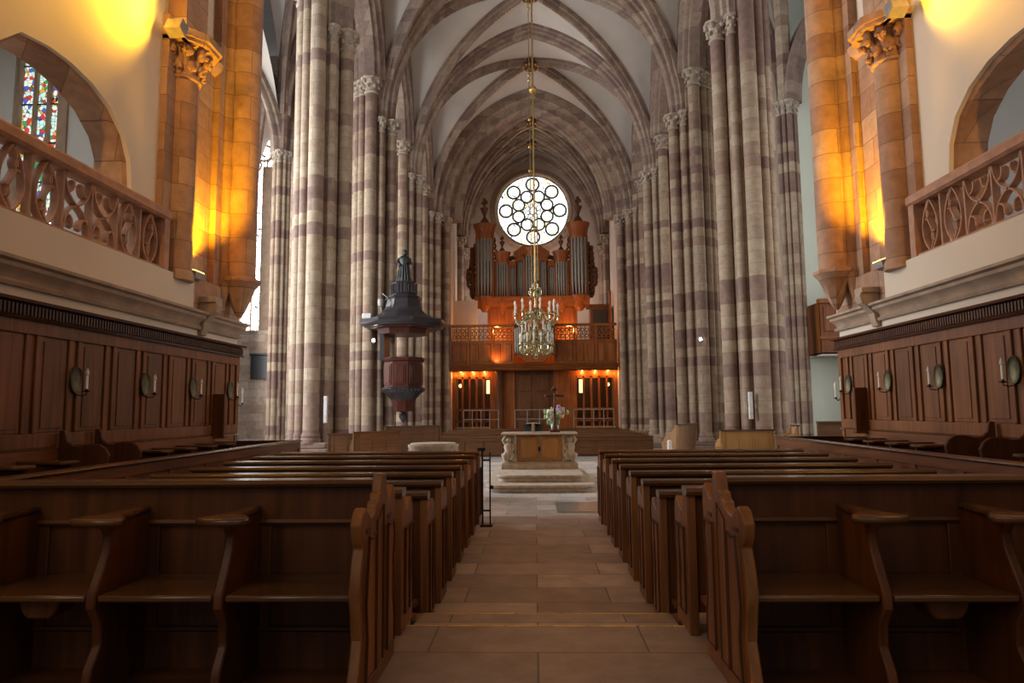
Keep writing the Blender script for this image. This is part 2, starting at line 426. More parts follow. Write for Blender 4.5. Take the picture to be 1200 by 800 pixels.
for i,(y,z,h) in enumerate(rows):
    xl = -.755 if i else -.765; xr = .845
    outl = -3.50 if i else -3.44
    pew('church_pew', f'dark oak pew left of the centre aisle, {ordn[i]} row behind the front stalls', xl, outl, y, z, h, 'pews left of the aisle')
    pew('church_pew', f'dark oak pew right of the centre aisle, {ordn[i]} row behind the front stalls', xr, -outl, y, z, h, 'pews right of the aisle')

# black metal stand at the end of the last row left
t = thing('metal_stand','thin black metal stand at the aisle end of the last left pew','stand',(-.63,9.05,NAVE))
part('post', MB().tube([(-.60,9.05,NAVE),(-.60,9.05,.70)],.010), m_black, t)
part('post', MB().tube([(-.70,9.05,NAVE),(-.70,9.05,.73)],.013), m_black, t)
part('crossbar', MB().tube([(-.71,9.05,.60),(-.59,9.05,.60)],.012).tube([(-.71,9.05,-.05),(-.59,9.05,-.05)],.012), m_black, t)
part('foot', MB().box(-.73,-.57,8.99,9.11,NAVE,NAVE+.025), m_black, t)
part('knob', MB().ball((-.58,9.05,.25),.028), m_black, t)
part('head_plate', MB().box(-.76,-.66,9.0,9.1,.72,.76), m_black, t)

# ------------------------------------------------------------------ front stalls, facing the camera
def front_stall(s, xe, divs, label):
    t = thing('choir_stall', label, 'choir stall', (s*xe,3.42,0))
    X = lambda v: s*v
    xo = divs[-1]
    endp = [(2.90,0),(2.90,.09),(2.935,.16),(2.985,.28),(2.955,.40),(2.93,.48),(2.965,.60),(2.995,.66),(2.955,.71),(2.945,.765),(2.985,.815),(3.03,.83),(3.075,.805),(3.12,.775),(3.19,.785),(3.23,.80),(3.24,.825),(3.28,.83),(3.29,.86),(3.325,.865),(3.335,.90),(3.365,.945),(3.435,.945),(3.445,.87),(3.475,.81),(3.515,.80),(3.56,.84),(3.605,.87),(3.64,.85),(3.655,.77),(3.635,.64),(3.60,.50),(3.61,.36),(3.65,.22),(3.655,.10),(3.66,0)]
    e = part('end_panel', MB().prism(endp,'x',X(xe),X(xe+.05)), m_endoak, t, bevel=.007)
    f1 = [(3.01,.10),(3.03,.28),(3.0,.42),(3.03,.60),(3.05,.70),(3.11,.685),(3.17,.70),(3.17,.10)]
    f2 = [(3.43,.10),(3.43,.70),(3.49,.685),(3.55,.70),(3.58,.62),(3.545,.50),(3.55,.34),(3.585,.20),(3.58,.10)]
    f3 = [(3.24,.08),(3.24,.74),(3.37,.80),(3.37,.08)]
    part('panel_field', MB().prism(f1,'x',X(xe-.012),X(xe+.01)).prism(f2,'x',X(xe-.012),X(xe+.01)), m_endoak, e, bevel=.008)
    bd = MB()
    for q in (f1,f2,f3): bd.tube([(X(xe-.012 if q is not f3 else xe-.001),a,b) for a,b in q+[q[0]]],.006,5)
    part('panel_outline', bd, m_oak, e)  # dark oak lines drawn in place of the shadowed grooves round the fields
    rec = MB().box(X(xe-.004),X(xe+.005),3.03,3.10,.715,.735).box(X(xe-.004),X(xe+.005),3.47,3.54,.715,.735)
    part('slot_moulding', rec, m_oak, e)
    bk = MB().box(X(xe+.05),X(xo),3.41,3.44,0,.88)
    bk.box(X(xe+.05),X(xo),3.395,3.41,.70,.88).box(X(xe+.05),X(xo),3.395,3.41,0,.19)
    allx = [xe+.03]+divs
    for i in range(len(allx)-1):
        for v in (allx[i],allx[i+1]-.09): bk.box(X(v+.02),X(v+.09),3.395,3.41,.19,.70)
    part('backrest', bk, m_oak, t, bevel=.004)
    part('back_moulding', MB().prism([(3.385,.70),(3.375,.712),(3.385,.726),(3.41,.73),(3.41,.695)],'x',X(xe+.05),X(xo)).box(X(xe+.05),X(xo),3.385,3.41,.20,.215), m_oakx, t)
    part('floor_board', MB().box(X(xe+.05),X(xo),2.55,3.39,.001,.022), m_oakx, t)
    part('top_rail', MB().prism([(3.355,.885),(3.345,.90),(3.36,.918),(3.47,.918),(3.48,.90),(3.465,.885)],'x',X(xe+.045),X(xo)), m_railoak, t)
    div = [(2.985,0),(2.975,.10),(2.99,.16),(3.045,.24),(3.035,.34),(2.985,.41),(2.985,.47),(3.03,.55),(3.075,.64),(3.085,.70),(3.06,.74),(3.06,.765),(3.41,.765),(3.41,0)]
    for d in divs:
        dd = part('divider', MB().prism(div,'x',X(d-.022),X(d+.022)), m_oak, t, bevel=.008)
        arm = [(d+.02,3.40),(d-.02,3.40),(d-.035,3.25),(d-.05,3.12),(d-.115,3.03),(d-.13,2.985),(d-.10,2.955),(d-.03,2.945),(d+.05,2.95),(d+.10,2.97),(d+.115,3.0),(d+.08,3.05),(d+.045,3.13),(d+.035,3.25)]
        part('armrest', MB().prism([(X(a),b) for a,b in arm],'z',.762,.795), m_railoak, dd, bevel=.012)
    for i in range(len(allx)-1):
        a,b = allx[i]+.027, allx[i+1]-.027
        st_ = part('seat', MB().box(X(a),X(b),2.99,3.405,.435,.465), m_railoak, t, bevel=.010)
        if (s < 0 and i == 2) or (s > 0 and i == 1):
            mid = (a+b)/2
            part('misericord', MB().prism([(X(mid-.10),.435),(X(mid-.075),.37),(X(mid-.05),.345),(X(mid+.05),.345),(X(mid+.075),.37),(X(mid+.10),.435)],'y',3.06,3.2), m_oak, st_, bevel=.01)
    return t
front_stall(-1, .745, [1.375,1.935,2.495,3.055,3.6], 'dark oak choir stall bench with armrests on the left, facing the camera')
front_stall(1, .865, [1.46,2.03,2.60,3.17,3.6], 'dark oak choir stall bench with armrests on the right, facing the camera')

# ------------------------------------------------------------------ side desks and wall stalls
def side(s, word):
    X = lambda v: s*v
    t = thing('stall_desk', f'long low oak desk front closing off the {word} wall stalls', 'desk', (X(3.62),7,0))
    dk = MB().box(X(3.60),X(3.63),4.46,10.42,0,.80)
    for k in range(9):
        y = 4.46+k*.735; dk.box(X(3.585),X(3.60),y,y+.09,.12,.70)
    dk.box(X(3.585),X(3.60),4.46,10.42,0,.12).box(X(3.585),X(3.60),4.46,10.42,.70,.80)
    part('desk_front', dk, m_pany, t, bevel=.004)
    part('desk_end', MB().box(X(3.63),X(4.55),10.39,10.42,0,.80), m_oak, t)
    part('desk_top', MB().prism([(X(3.57),.795),(X(3.565),.812),(X(3.60),.83),(X(3.90),.80),(X(3.90),.78)],'y',4.46,10.44).box(X(3.6),X(4.56),10.36,10.44,.80,.825), m_railoak, t, bevel=.004)
    t = thing('wall_stall', f'dark oak row of seats along the {word} panelled wall', 'choir stall', (X(4.9),8,0))
    part('seat_back', MB().box(X(W-.10),X(W-.06),4.0,11.6,.30,.88), m_pany, t)
    part('seat', MB().box(X(W-.62),X(W-.10),4.05,11.0,.43,.46), m_oaky, t)
    flat = [(W-.10,0),(W-.10,.76),(W-.66,.76),(W-.64,.66),(W-.56,.6),(W-.62,.46),(W-.66,.4),(W-.6,.2),(W-.66,0)]
    wave = [(W-.10,0),(W-.10,1.07),(W-.155,1.075),(W-.175,1.03),(W-.19,.96),(W-.25,.905),(W-.33,.90),(W-.44,.925),(W-.55,.92),(W-.62,.875),(W-.66,.80),(W-.64,.66),(W-.56,.6),(W-.62,.46),(W-.66,.4),(W-.6,.2),(W-.66,0)]
    for k in range(12):
        y = 4.3+.6*k
        wv = k in (5,6)
        d = part('divider', MB().prism([(X(a),b) for a,b in (wave if wv else flat)],'y',y-.022,y+.022), m_oak, t, bevel=.008)
        if not wv:
            arm = [(W-.11,y-.03),(W-.3,y-.05),(W-.55,y-.13),(W-.64,y-.14),(W-.70,y-.05),(W-.70,y+.05),(W-.64,y+.13),(W-.55,y+.12),(W-.3,y+.05),(W-.11,y+.03)]
            part('armrest', MB().prism([(X(a),b) for a,b in arm],'z',.757,.79), m_railoak, d, bevel=.010)
    # tall divider board standing out of the wall
    e = thing('stall_partition', f'narrow upright oak board standing out from the {word} panelling', 'partition', (X(W-.12),10.95,.85))
    part('board', MB().box(X(W-.26),X(W-.03),10.86,10.92,.86,1.55), m_oak, e, bevel=.006)
    part('base_moulding', MB().box(X(W-.28),X(W-.03),10.83,10.95,.84,.87), m_oakx, e)
    # wainscot
    t = thing('wall_panelling', f'tall oak panelling with fluted cornice on the {word} choir wall', 'panelling', (X(W),7,0))
    bs = MB().box(X(W-.045),X(W-.02),-3,11.80,0,2.24)
    part('backing', bs, m_pan, t)
    fr = MB().box(X(W-.075),X(W-.045),-3,11.80,2.07,2.24).box(X(W-.075),X(W-.045),-3,11.80,.90,1.05)
    y = 7.20-.65*15
    ys = []
    while y < 11.62: ys.append(y); y += .65
    for yc in ys:
        for yy in (yc+.215, yc+.365):
            if yy < 11.62: fr.box(X(W-.072),X(W-.045),yy,min(yy+.07,11.80),1.05,2.07)
    fr.box(X(W-.078),X(W-.02),11.70,11.802,0,2.239)
    part('frame', fr, m_pan, t, bevel=.008)
    for yc in ys:
        if yc+.19 > 11.72 or yc < 4: continue
        part('panel', MB().box(X(W-.062),X(W-.045),yc-.16,yc+.16,1.10,2.02).box(X(W-.052),X(W-.045),yc-.20,yc+.20,1.06,2.06), m_pan, t, bevel=.010)
    part('chair_rail', MB().prism([(X(W-.045),.86),(X(W-.095),.87),(X(W-.105),.885),(X(W-.08),.90),(X(W-.045),.905)],'y',-3,11.80), m_railoak, t)
    co = MB().prism([(X(W-.02),2.21),(X(W-.12),2.21),(X(W-.14),2.235),(X(W-.10),2.245),(X(W-.10),2.36),(X(W-.17),2.375),(X(W-.18),2.405),(X(W-.02),2.41)],'y',-3,11.85)
    cc = part('cornice', co, m_oaky, t)
    flu = MB(); y = 4.6
    while y < 11.80: flu.box(X(W-.10),X(W-.128),y,y+.028,2.25,2.355); y += .052
    part('fluting', flu, m_oaky, cc)
side(-1,'left'); side(1,'right')

# candle sconces
def sconce(label, x, y, z, s, group):
    t = thing('wall_sconce', label, 'sconce', (x,y,z), group)
    pl = MB()
    prof = [(0,.03),(.10,.028),(.145,.018),(.165,.0),(.175,-.012),(.17,-.018),(.15,-.006),(.1,.008),(0,.012)]
    n = 24; K = .70
    vs=[];fs=[]
    for (r,d) in prof:
        for k in range(n):
            a=2*pi*k/n; vs.append((x - s*(.02-d*0.9)-s*.02, y+r*.82*K*cos(a), z+r*1.25*K*sin(a)))
    for i in range(len(prof)-1):
        for k in range(n): fs.append((i*n+k,i*n+(k+1)%n,(i+1)*n+(k+1)%n,(i+1)*n+k))
    pl.add(vs,fs)
    part('reflector_plate', pl, m_brassd, t)
    part('plate_rim', MB().tube([(x-s*.03,y+.142*K*cos(a),z+.215*K*sin(a)) for a in [2*pi*k/28 for k in range(29)]],.006,6,False), m_brassd, t)
    cx = x-s*.17
    part('arm', MB().tube([(x-s*.02,y,z-.12),(x-s*.05,y,z-.165),(x-s*.11,y,z-.175),(cx,y,z-.16),(cx,y,z-.13)],.006,6).lathe([(.008,-.14),(.034,-.133),(.038,-.122),(.014,-.122),(.015,-.10)],cx,y,z,12), m_black, t)
    cd = part('candle', MB().lathe([(.013,-.11),(.013,.05),(.009,.053)],cx,y,z,12), m_cand, t)
    part('bulb', MB().lathe([(.009,.05),(.019,.066),(.021,.08),(.014,.11),(.003,.135)],cx,y,z,10), m_white, cd)
desc = ['nearest the camera','second from the camera','third from the camera','farthest from the camera']
for s,wd in ((-1,'left'),(1,'right')):
    for i,y in enumerate((7.525,8.90,10.17,11.43)):
        sconce(f'oval brass candle sconce on the {wd} panelling, {desc[i]}', s*(W-.045), y, 1.63, s, f'candle sconces on the {wd} panelling')
    # candle on the end of the panelling
    t = thing('end_candle', f'single white candle lamp on the far end of the {wd} panelling', 'candle', (s*(W-.06),11.9,1.35))
    x = s*(W-.05)
    part('bracket', MB().tube([(x,11.80,1.40),(x,11.95,1.36),(x,12.02,1.40)],.01,6).lathe([(.012,1.39),(.035,1.40),(.015,1.42)],x,12.02,0,10), m_black, t)
    part('candle', MB().lathe([(.014,1.42),(.014,1.58),(.022,1.61),(.02,1.64),(.003,1.69)],x,12.02,0,10), m_cand, t)
# ------------------------------------------------------------------ upper choir walls
BASK = [(5.75,4.10),(6.10,4.50),(6.30,4.92),(6.72,5.30),(7.15,5.37),(7.5,5.37),(7.9,5.31),(8.27,5.17),(8.58,4.93),(8.74,4.62),(8.80,4.2)]
def offs(poly, k):
    out = []
    for i,p in enumerate(poly):
        a = poly[max(i-1,0)]; b = poly[min(i+1,len(poly)-1)]
        d = Vector((b[0]-a[0], b[1]-a[1])).normalized(); n = Vector((d.y,-d.x))
        out.append((p[0]+n.x*k, p[1]+n.y*k))
    return out
def capital(cx, cy, z0, r, h=.55, seg=14, leaves=8):
    mb = MB().lathe([(r*.98,0),(r*1.22,.02),(r*1.24,.05),(r*1.05,.08),(r*1.03,.18*h+.05),(r*1.12,.55*h),(r*1.5,.85*h),(r*1.62,.87*h)],cx,cy,z0,seg)
    for ring,(zz,rr,sz) in enumerate(((.42*h,1.22,.30),(.74*h,1.55,.36))):
        for k in range(leaves):
            a = 2*pi*(k+.5*ring)/leaves
            mb.ball((cx+r*rr*cos(a),cy+r*rr*sin(a),z0+zz),r*sz,6,4,(1,1,1.25))
            mb.ball((cx+r*(rr+.16)*cos(a),cy+r*(rr+.16)*sin(a),z0+zz-.06*h),r*sz*.6,5,4)
    mb.lathe([(r*1.62,.86*h),(r*1.85,.90*h),(r*1.9,h),(r*1.7,h+.02)],cx,cy,z0,8,rot=pi/8)
    return mb
def mouchette(P, w, h):
    """pair of curved daggers inside a loop; P maps (u,v) -> 3d"""
    cs = []
    for a,b in ((0,.5),(.5,1)): pass
    cs.append(bez((.5,0,0),(.02,.22,0),(.02,.62,0),(.5,1,0),14))
    cs.append(bez((.5,0,0),(.98,.22,0),(.98,.62,0),(.5,1,0),14))
    cs.append(bez((.5,.05,0),(.95,.42,0),(.05,.55,0),(.5,.95,0),14))
    cs.append(bez((.30,.62,0),(.52,.66,0),(.46,.84,0),(.30,.80,0),8))
    cs.append(bez((.70,.38,0),(.48,.34,0),(.54,.16,0),(.70,.20,0),8))
    return cs
def crossarc():
    cs = [bez((0,1,0),(.06,.62,0),(.34,.55,0),(.5,.5,0),10)+bez((.5,.5,0),(.66,.45,0),(.94,.38,0),(1,0,0),10)[1:],
          bez((1,1,0),(.94,.62,0),(.66,.55,0),(.5,.5,0),10)+bez((.5,.5,0),(.34,.45,0),(.06,.38,0),(0,0,0),10)[1:]]
    for u,v,sx,sy in ((.17,.70,1,1),(.83,.70,-1,1),(.17,.30,1,-1),(.83,.30,-1,-1)):
        cs.append(bez((u,v,0),(u+sx*.10,v-sy*.02,0),(u+sx*.20,v+sy*.06,0),(u+sx*.17,v+sy*.18,0),7))
    return cs
def choir_wall(s, word, n):
    X = lambda v: s*v
    wl = struct(f'wall_{word}', MB().box(X(W),X(W+.5),-3,11.85,2.40,2.56).box(X(W),X(W+.5),-3,11.85,0,2.40), m_plas)
    struct('parapet', MB().box(X(W-.03),X(W+.35),-3,10.20,2.80,3.28), m_plas, wl)
    struct('string_course', MB().prism([(X(W+.1),2.54),(X(W-.05),2.54),(X(W-.07),2.575),(X(W-.02),2.61),(X(W-.05),2.66),(X(W-.13),2.71),(X(W-.14),2.75),(X(W-.19),2.77),(X(W-.19),2.805),(X(W+.1),2.82)],'y',-3,11.90), m_beige, wl)
    # wall field above the arcade, pierced by the arch
    up = BASK[::-1]
    mb = MB().prism([(-3,3.2)]+[(5.70,3.2)]+BASK+[(8.80,3.2),(9.38,3.2),(9.38,7.14),(11.85,7.14),(11.85,12.4),(-3,12.4)],'x',X(W+.16),X(W+.24))
    struct('arcade_field', mb, m_plas, wl)
    o1 = [(5.70,3.2)]+BASK+[(8.80,3.2)]
    inn = offs(o1,-.0); inn2 = offs(o1,.10)
    ringm = MB(); k = len(o1)
    vs = []; 
    for (d,pl) in ((W+.22,o1),(W+.26,offs(o1,.05)),(W+.62,offs(o1,.05)),(W+.62,offs(o1,-.5))):
        vs += [(X(d),p[0],p[1]) for p in pl]
    fs = [(j*k+i,j*k+i+1,(j+1)*k+i+1,(j+1)*k+i) for j in range(3) for i in range(k-1)]
    ringm.add(vs,fs)
    struct('arch_soffit', ringm, m_choir, wl)
    struct('impost_block', MB().box(X(W+.20),X(W+.6),8.80,9.40,3.2,4.3), m_choir, wl)
    # balustrade
    t = thing('gallery_balustrade', f'pierced red sandstone balustrade of the {word} gallery', 'balustrade', (X(W+.08),7,3.28))
    part('handrail', MB().prism([(X(W-.02),4.00),(X(W-.06),4.03),(X(W-.06),4.12),(X(W-.02),4.16),(X(W+.17),4.16),(X(W+.20),4.12),(X(W+.20),4.03),(X(W+.17),4.00)],'y',-1,9.45), m_trac, t)
    part('base_rail', MB().box(X(W-.01),X(W+.16),-1,9.45,3.27,3.31), m_trac, t)
    part('end_post', MB().box(X(W-.03),X(W+.18),9.32,9.45,3.28,4.02), m_trac, t)
    y = 9.32; k = 0
    kinds = ['m','m','x','x']
    while y > 4.2:
        wd = .50; y1 = y-wd
        kd = kinds[k%4]
        mb = MB()
        P = lambda c: (X(W+.075), y-(c[0]*(wd-.03)+.015), 3.30+c[1]*.71)
        for cv in (mouchette(None,wd,.7) if kd=='m' else crossarc()):
            mb.sweep([P(c) for c in cv], [(-.045,-.010),(-.045,.008),(-.02,.018),(.02,.018),(.045,.008),(.045,-.010),(.02,-.018),(-.02,-.018)], (1,0,0), up=False)
        mb.box(X(W+.03),X(W+.12),y1-.014,y1+.014,3.30,4.01)
        if kd == 'x':
            for (u,v) in ((.34,.86),(.66,.86),(.34,.14),(.66,.14)): mb.ball(P((u,v,0)),.035,6,4)
        part('tracery_panel', mb, m_trac, t)
        y = y1; k += 1
    # engaged column with leaf capital
    cy = 9.82; cx = X(W+.06)
    t = thing('engaged_column', f'engaged sandstone column with leafy capital at the end of the {word} gallery', 'column', (cx,cy,3.28))
    part('shaft', MB().lathe([(.25,0),(.25,.10),(.22,.16),(.22,3.04)],cx,cy,3.20,22), m_choir, t)
    cp = MB().lathe([(.22,0),(.255,.02),(.26,.05),(.225,.08),(.22,.2),(.25,.42),(.32,.58),(.34,.6)],cx,cy,6.24,18)
    for k in range(9):
        a = 2*pi*k/9
        for zz,rr,sz in ((.20,.24,.058),(.42,.31,.068)):
            aa = a+(.45 if zz>.3 else 0)
            cp.ball((cx+rr*cos(aa),cy+rr*sin(aa),6.24+zz),sz,9,7,(1,1,1.7))
            cp.ball((cx+(rr+.06)*cos(aa+.12),cy+(rr+.06)*sin(aa+.12),6.24+zz-.05),sz*.6,6,4)
            cp.ball((cx+(rr+.05)*cos(aa-.14),cy+(rr+.05)*sin(aa-.14),6.24+zz-.03),sz*.55,6,4)
            cp.tube([(cx+.215*cos(aa),cy+.215*sin(aa),6.24+zz-.2),(cx+rr*.97*cos(aa),cy+rr*.97*sin(aa),6.24+zz+.03)],[.03,.05],6)
    part('capital', cp, m_choir, t)
    hx = [(cx+q*s*-1, cy+w) for q,w in ((-.25,-.44),(.22,-.44),(.44,-.2),(.44,.2),(.22,.44),(-.25,.44))]
    part('abacus', MB().prism(hx,'z',6.74,6.79).prism([(cx+(a-cx)*1.12,cy+(b-cy)*1.08) for a,b in hx],'z',6.79,6.90), m_choir, t)
    # pilasters behind and wall shafts at the end of the wall
    t = thing('wall_respond', f'clustered sandstone wall shafts on corbels at the far end of the {word} choir wall', 'wall shafts', (X(W),11.8,2.9))
    part('pilaster', MB().box(X(W+.06),X(W+.4),9.38,9.88,3.2,7.12).box(X(W+.12),X(W+.4),9.88,10.92,2.82,7.0), m_choir, t)
    part('impost', MB().box(X(W-.12),X(W+.3),9.50,10.14,6.90,12.2), m_choir, t)
    part('pilaster_cap', MB().prism([(X(W+.3),6.92),(X(W+.11),6.92),(X(W+.02),7.0),(X(W-.02),7.12),(X(W+.3),7.16)],'y',9.88,10.94), m_choir, t)
    part('shaft', MB().lathe([(.10,0),(.10,8.9)],X(W-.0),11.22,3.40,16), m_choir, t)
    part('shaft', MB().lathe([(.25,0),(.25,8.75)],X(W-.21),11.42,3.46,24), m_choir, t)
    part('wall_return', MB().prism([(X(W+.5),10.92),(X(W+.02),10.92),(X(W+.02),11.28),(X(W-.06),11.46),(X(W-.16),11.4),(X(W-.16),11.60),(X(W-.05),11.75),(X(W+.5),11.85)],'z',3.3,12.2), m_choir, t)
    part('corbel', MB().lathe([(.13,3.44),(.13,3.38),(.09,3.2),(.03,3.0)],X(W-.0),11.22,0,10), m_choir, t)
    part('corbel', MB().lathe([(.03,2.86),(.07,2.92),(.10,2.98),(.16,3.12),(.25,3.36),(.34,3.46),(.34,3.51),(.27,3.54)],X(W-.21),11.42,0,8,rot=pi/8), m_choir, t)
    part('lower_wall', MB().box(X(W-.02),X(W+.5),10.18,11.85,2.80,3.34), m_choir, t)
    br = [(W+.05,2.46),(W-.05,2.46),(W-.09,2.56),(W-.10,2.66),(W-.17,2.74),(W-.27,2.82),(W-.30,2.93),(W-.27,3.0),(W+.05,3.0)]
    part('scroll_bracket', MB().prism([(X(a),b) for a,b in br],'y',10.42,10.60).box(X(W-.28),X(W+.05),10.38,10.64,2.97,3.06), m_beige, t, bevel=.012)
    # flood lamps
    t = thing('flood_lamp', f'amber flood lamp lying on the parapet at the foot of the {word} column', 'lamp', (X(W-.02),10.17,3.28))
    Mx = Matrix.Rotation(s*radians(-18),3,'Y')
    part('housing', MB().obox((X(W-.04),10.16,3.37),(.22,.30,.11),Mx).box(X(W-.08),X(W+.12),10.03,10.29,3.28,3.31), m_lampbox, t, bevel=.01)
    part('lens', MB().obox(Vector((X(W-.04),10.16,3.37))+Mx@Vector((0,0,.056)),(.18,.25,.012),Mx), m_amber, t)
    t = thing('flood_lamp', f'amber flood lamp fixed on the capital ledge of the {word} column', 'lamp', (X(W-.05),9.32,6.6))
    Mx = Matrix.Rotation(radians(-24),3,'X')
    part('housing', MB().obox((X(W-.16),9.16,6.76),(.24,.18,.20),Mx).box(X(W-.18),X(W-.10),9.16,9.6,6.74,6.79), m_lampbox, t, bevel=.01)
    part('lens', MB().obox(Vector((X(W-.16),9.16,6.76))+Mx@Vector((0,0,.105)),(.21,.14,.012),Mx), m_amber, t)
    # gallery room behind
    struct(f'floor_gallery_{word}', MB().box(X(W+.3),X(12),2,12.6,2.9,3.2), m_plas)
    struct(f'wall_gallery_{word}', MB().box(X(11.9),X(12.2),2,12.6,3,12), m_grey)
choir_wall(-1,'left',1); choir_wall(1,'right',2)
struct('ceiling_choir', MB().box(-12,12,-4,12.5,12.3,12.6), m_vault)

# left gallery end wall with stained glass window
y0 = 12.6
wx = [(-10.16,-9.90),(-9.84,-9.62),(-9.56,-9.33)]
mb = MB().box(-12,-10.22,y0,y0+.4,3.2,12).box(-9.27,-8.42,y0,y0+.4,3.2,12).box(-8.06,-5.7,y0,y0+.4,3.2,12).box(-10.22,-9.27,y0,y0+.4,9.2,12).box(-8.42,-8.06,y0,y0+.4,8.6,12).box(-10.22,-9.27,y0,y0+.4,3.2,3.7)
struct('wall_gallery_end_left', mb, m_grey)
w1 = struct('window_1', MB().box(-10.22,-10.16,y0+.05,y0+.3,3.7,9.2).box(-9.90,-9.84,y0+.1,y0+.3,3.7,9.2).box(-9.62,-9.56,y0+.1,y0+.3,3.7,9.2).box(-9.33,-9.27,y0+.05,y0+.3,3.7,9.2), m_beige)
for a,b in wx:
    struct('stained_light', MB().box(a,b,y0+.18,y0+.20,5.0,9.2), m_stain, w1)
    struct('clear_light', MB().box(a,b,y0+.18,y0+.20,3.7,5.0), m_lanc, w1)
    for z in (5.0,5.8,6.6,7.4,8.2): struct('saddle_bar', MB().box(a,b,y0+.15,y0+.17,z-.012,z+.012), m_black, w1)
struct('window_jamb', MB().box(-9.27,-9.08,y0-.06,y0+.02,3.2,9.4), m_beige, w1)
w2 = struct('window_2', MB().box(-8.50,-8.38,y0-.05,y0+.3,3.2,8.6).box(-8.10,-7.95,y0-.05,y0+.3,3.2,8.6), m_beige)
struct('pane', MB().box(-8.38,-8.10,y0+.18,y0+.2,3.2,8.6), m_frost, w2)
# right gallery end wall with shafts
struct('wall_gallery_end_right', MB().box(5.7,12,y0,y0+.4,3.2,12), m_grey)
t = thing('gallery_shafts', 'cluster of slim dark stone shafts seen through the right gallery arch', 'wall shafts', (7.75,12.5,3.2))
for i,(x,r) in enumerate(((7.72,.10),(7.90,.12),(8.08,.12),(8.26,.10))):
    part('shaft', MB().lathe([(r,0),(r,8.5)],x,12.5,3.2,12), m_beige, t)
# ------------------------------------------------------------------ nave piers
ZN = 13.15      # springing of the nave vault
ZA = 14.70      # springing of the arcade
YP = [20.4, 27.1, 33.75, 40.4]
def oct_(cx,cy,h,k): return [(cx-h,cy-k),(cx-k,cy-h),(cx+k,cy-h),(cx+h,cy-k),(cx+h,cy+k),(cx+k,cy+h),(cx-k,cy+h),(cx-h,cy+k)]
def pier(cx, cy, label, front_cap, z0):
    s = -1 if cx > 0 else 1            # direction of the nave
    t = thing('compound_pier', label, 'pier', (cx,cy,z0), 'compound piers of the nave')
    part('plinth', MB().prism(oct_(cx,cy,1.0,.55),'z',z0,z0+.45).prism(oct_(cx,cy,.92,.5),'z',z0+.45,z0+.62), m_pier, t, bevel=.03)
    part('core', MB().prism(oct_(cx,cy,.50,.26),'z',z0+.6,20.5), m_pier, t)
    zb = z0+.60
    # (towards nave, along nave, radius, capital height or None)
    sh = [(0,-.66,.235,ZA if front_cap else None),(-.40,-.50,.14,ZA+.0 if front_cap else None),(-.62,-.36,.125,ZA if front_cap else None),(-.72,.0,.2,ZA),
          (.40,-.47,.115,ZN),(.70,.0,.215,ZN),(.40,.47,.115,ZN),(0,.66,.2,ZA)]
    for i,(a,b,r,zc) in enumerate(sh):
        x, y = cx+s*a, cy+b
        top = zc-.62 if zc else 20.5
        q = part('shaft', MB().lathe([(r*1.3,0),(r*1.3,.10),(r*1.12,.15),(r*1.2,.22),(r*1.05,.28),(r,.34),(r,top-zb)],x,y,zb,16), m_pier, t)
        if zc:
            part('capital', capital(x,y,zc-.62,r,.62,12,7), m_beigecap, t)
            if i in (0,1,2,3,7): part('upper_shaft', MB().lathe([(r*.85,0),(r*.85,20.5-zc)],x,y,zc,12), m_rib, t)
    return t
m_beigecap = plain('carved capital stone', (.34,.27,.21), .85, var=.3, nscale=5)
names = ['nearest compound sandstone pier','second compound sandstone pier','third compound sandstone pier','compound sandstone pier beside the organ loft']
for i,y in enumerate(YP):
    for s,wd in ((-1,'left'),(1,'right')):
        pier(s*6.5, y, f'{names[i]} on the {wd} of the nave', i > 0, NAVE if i == 0 else LOW)

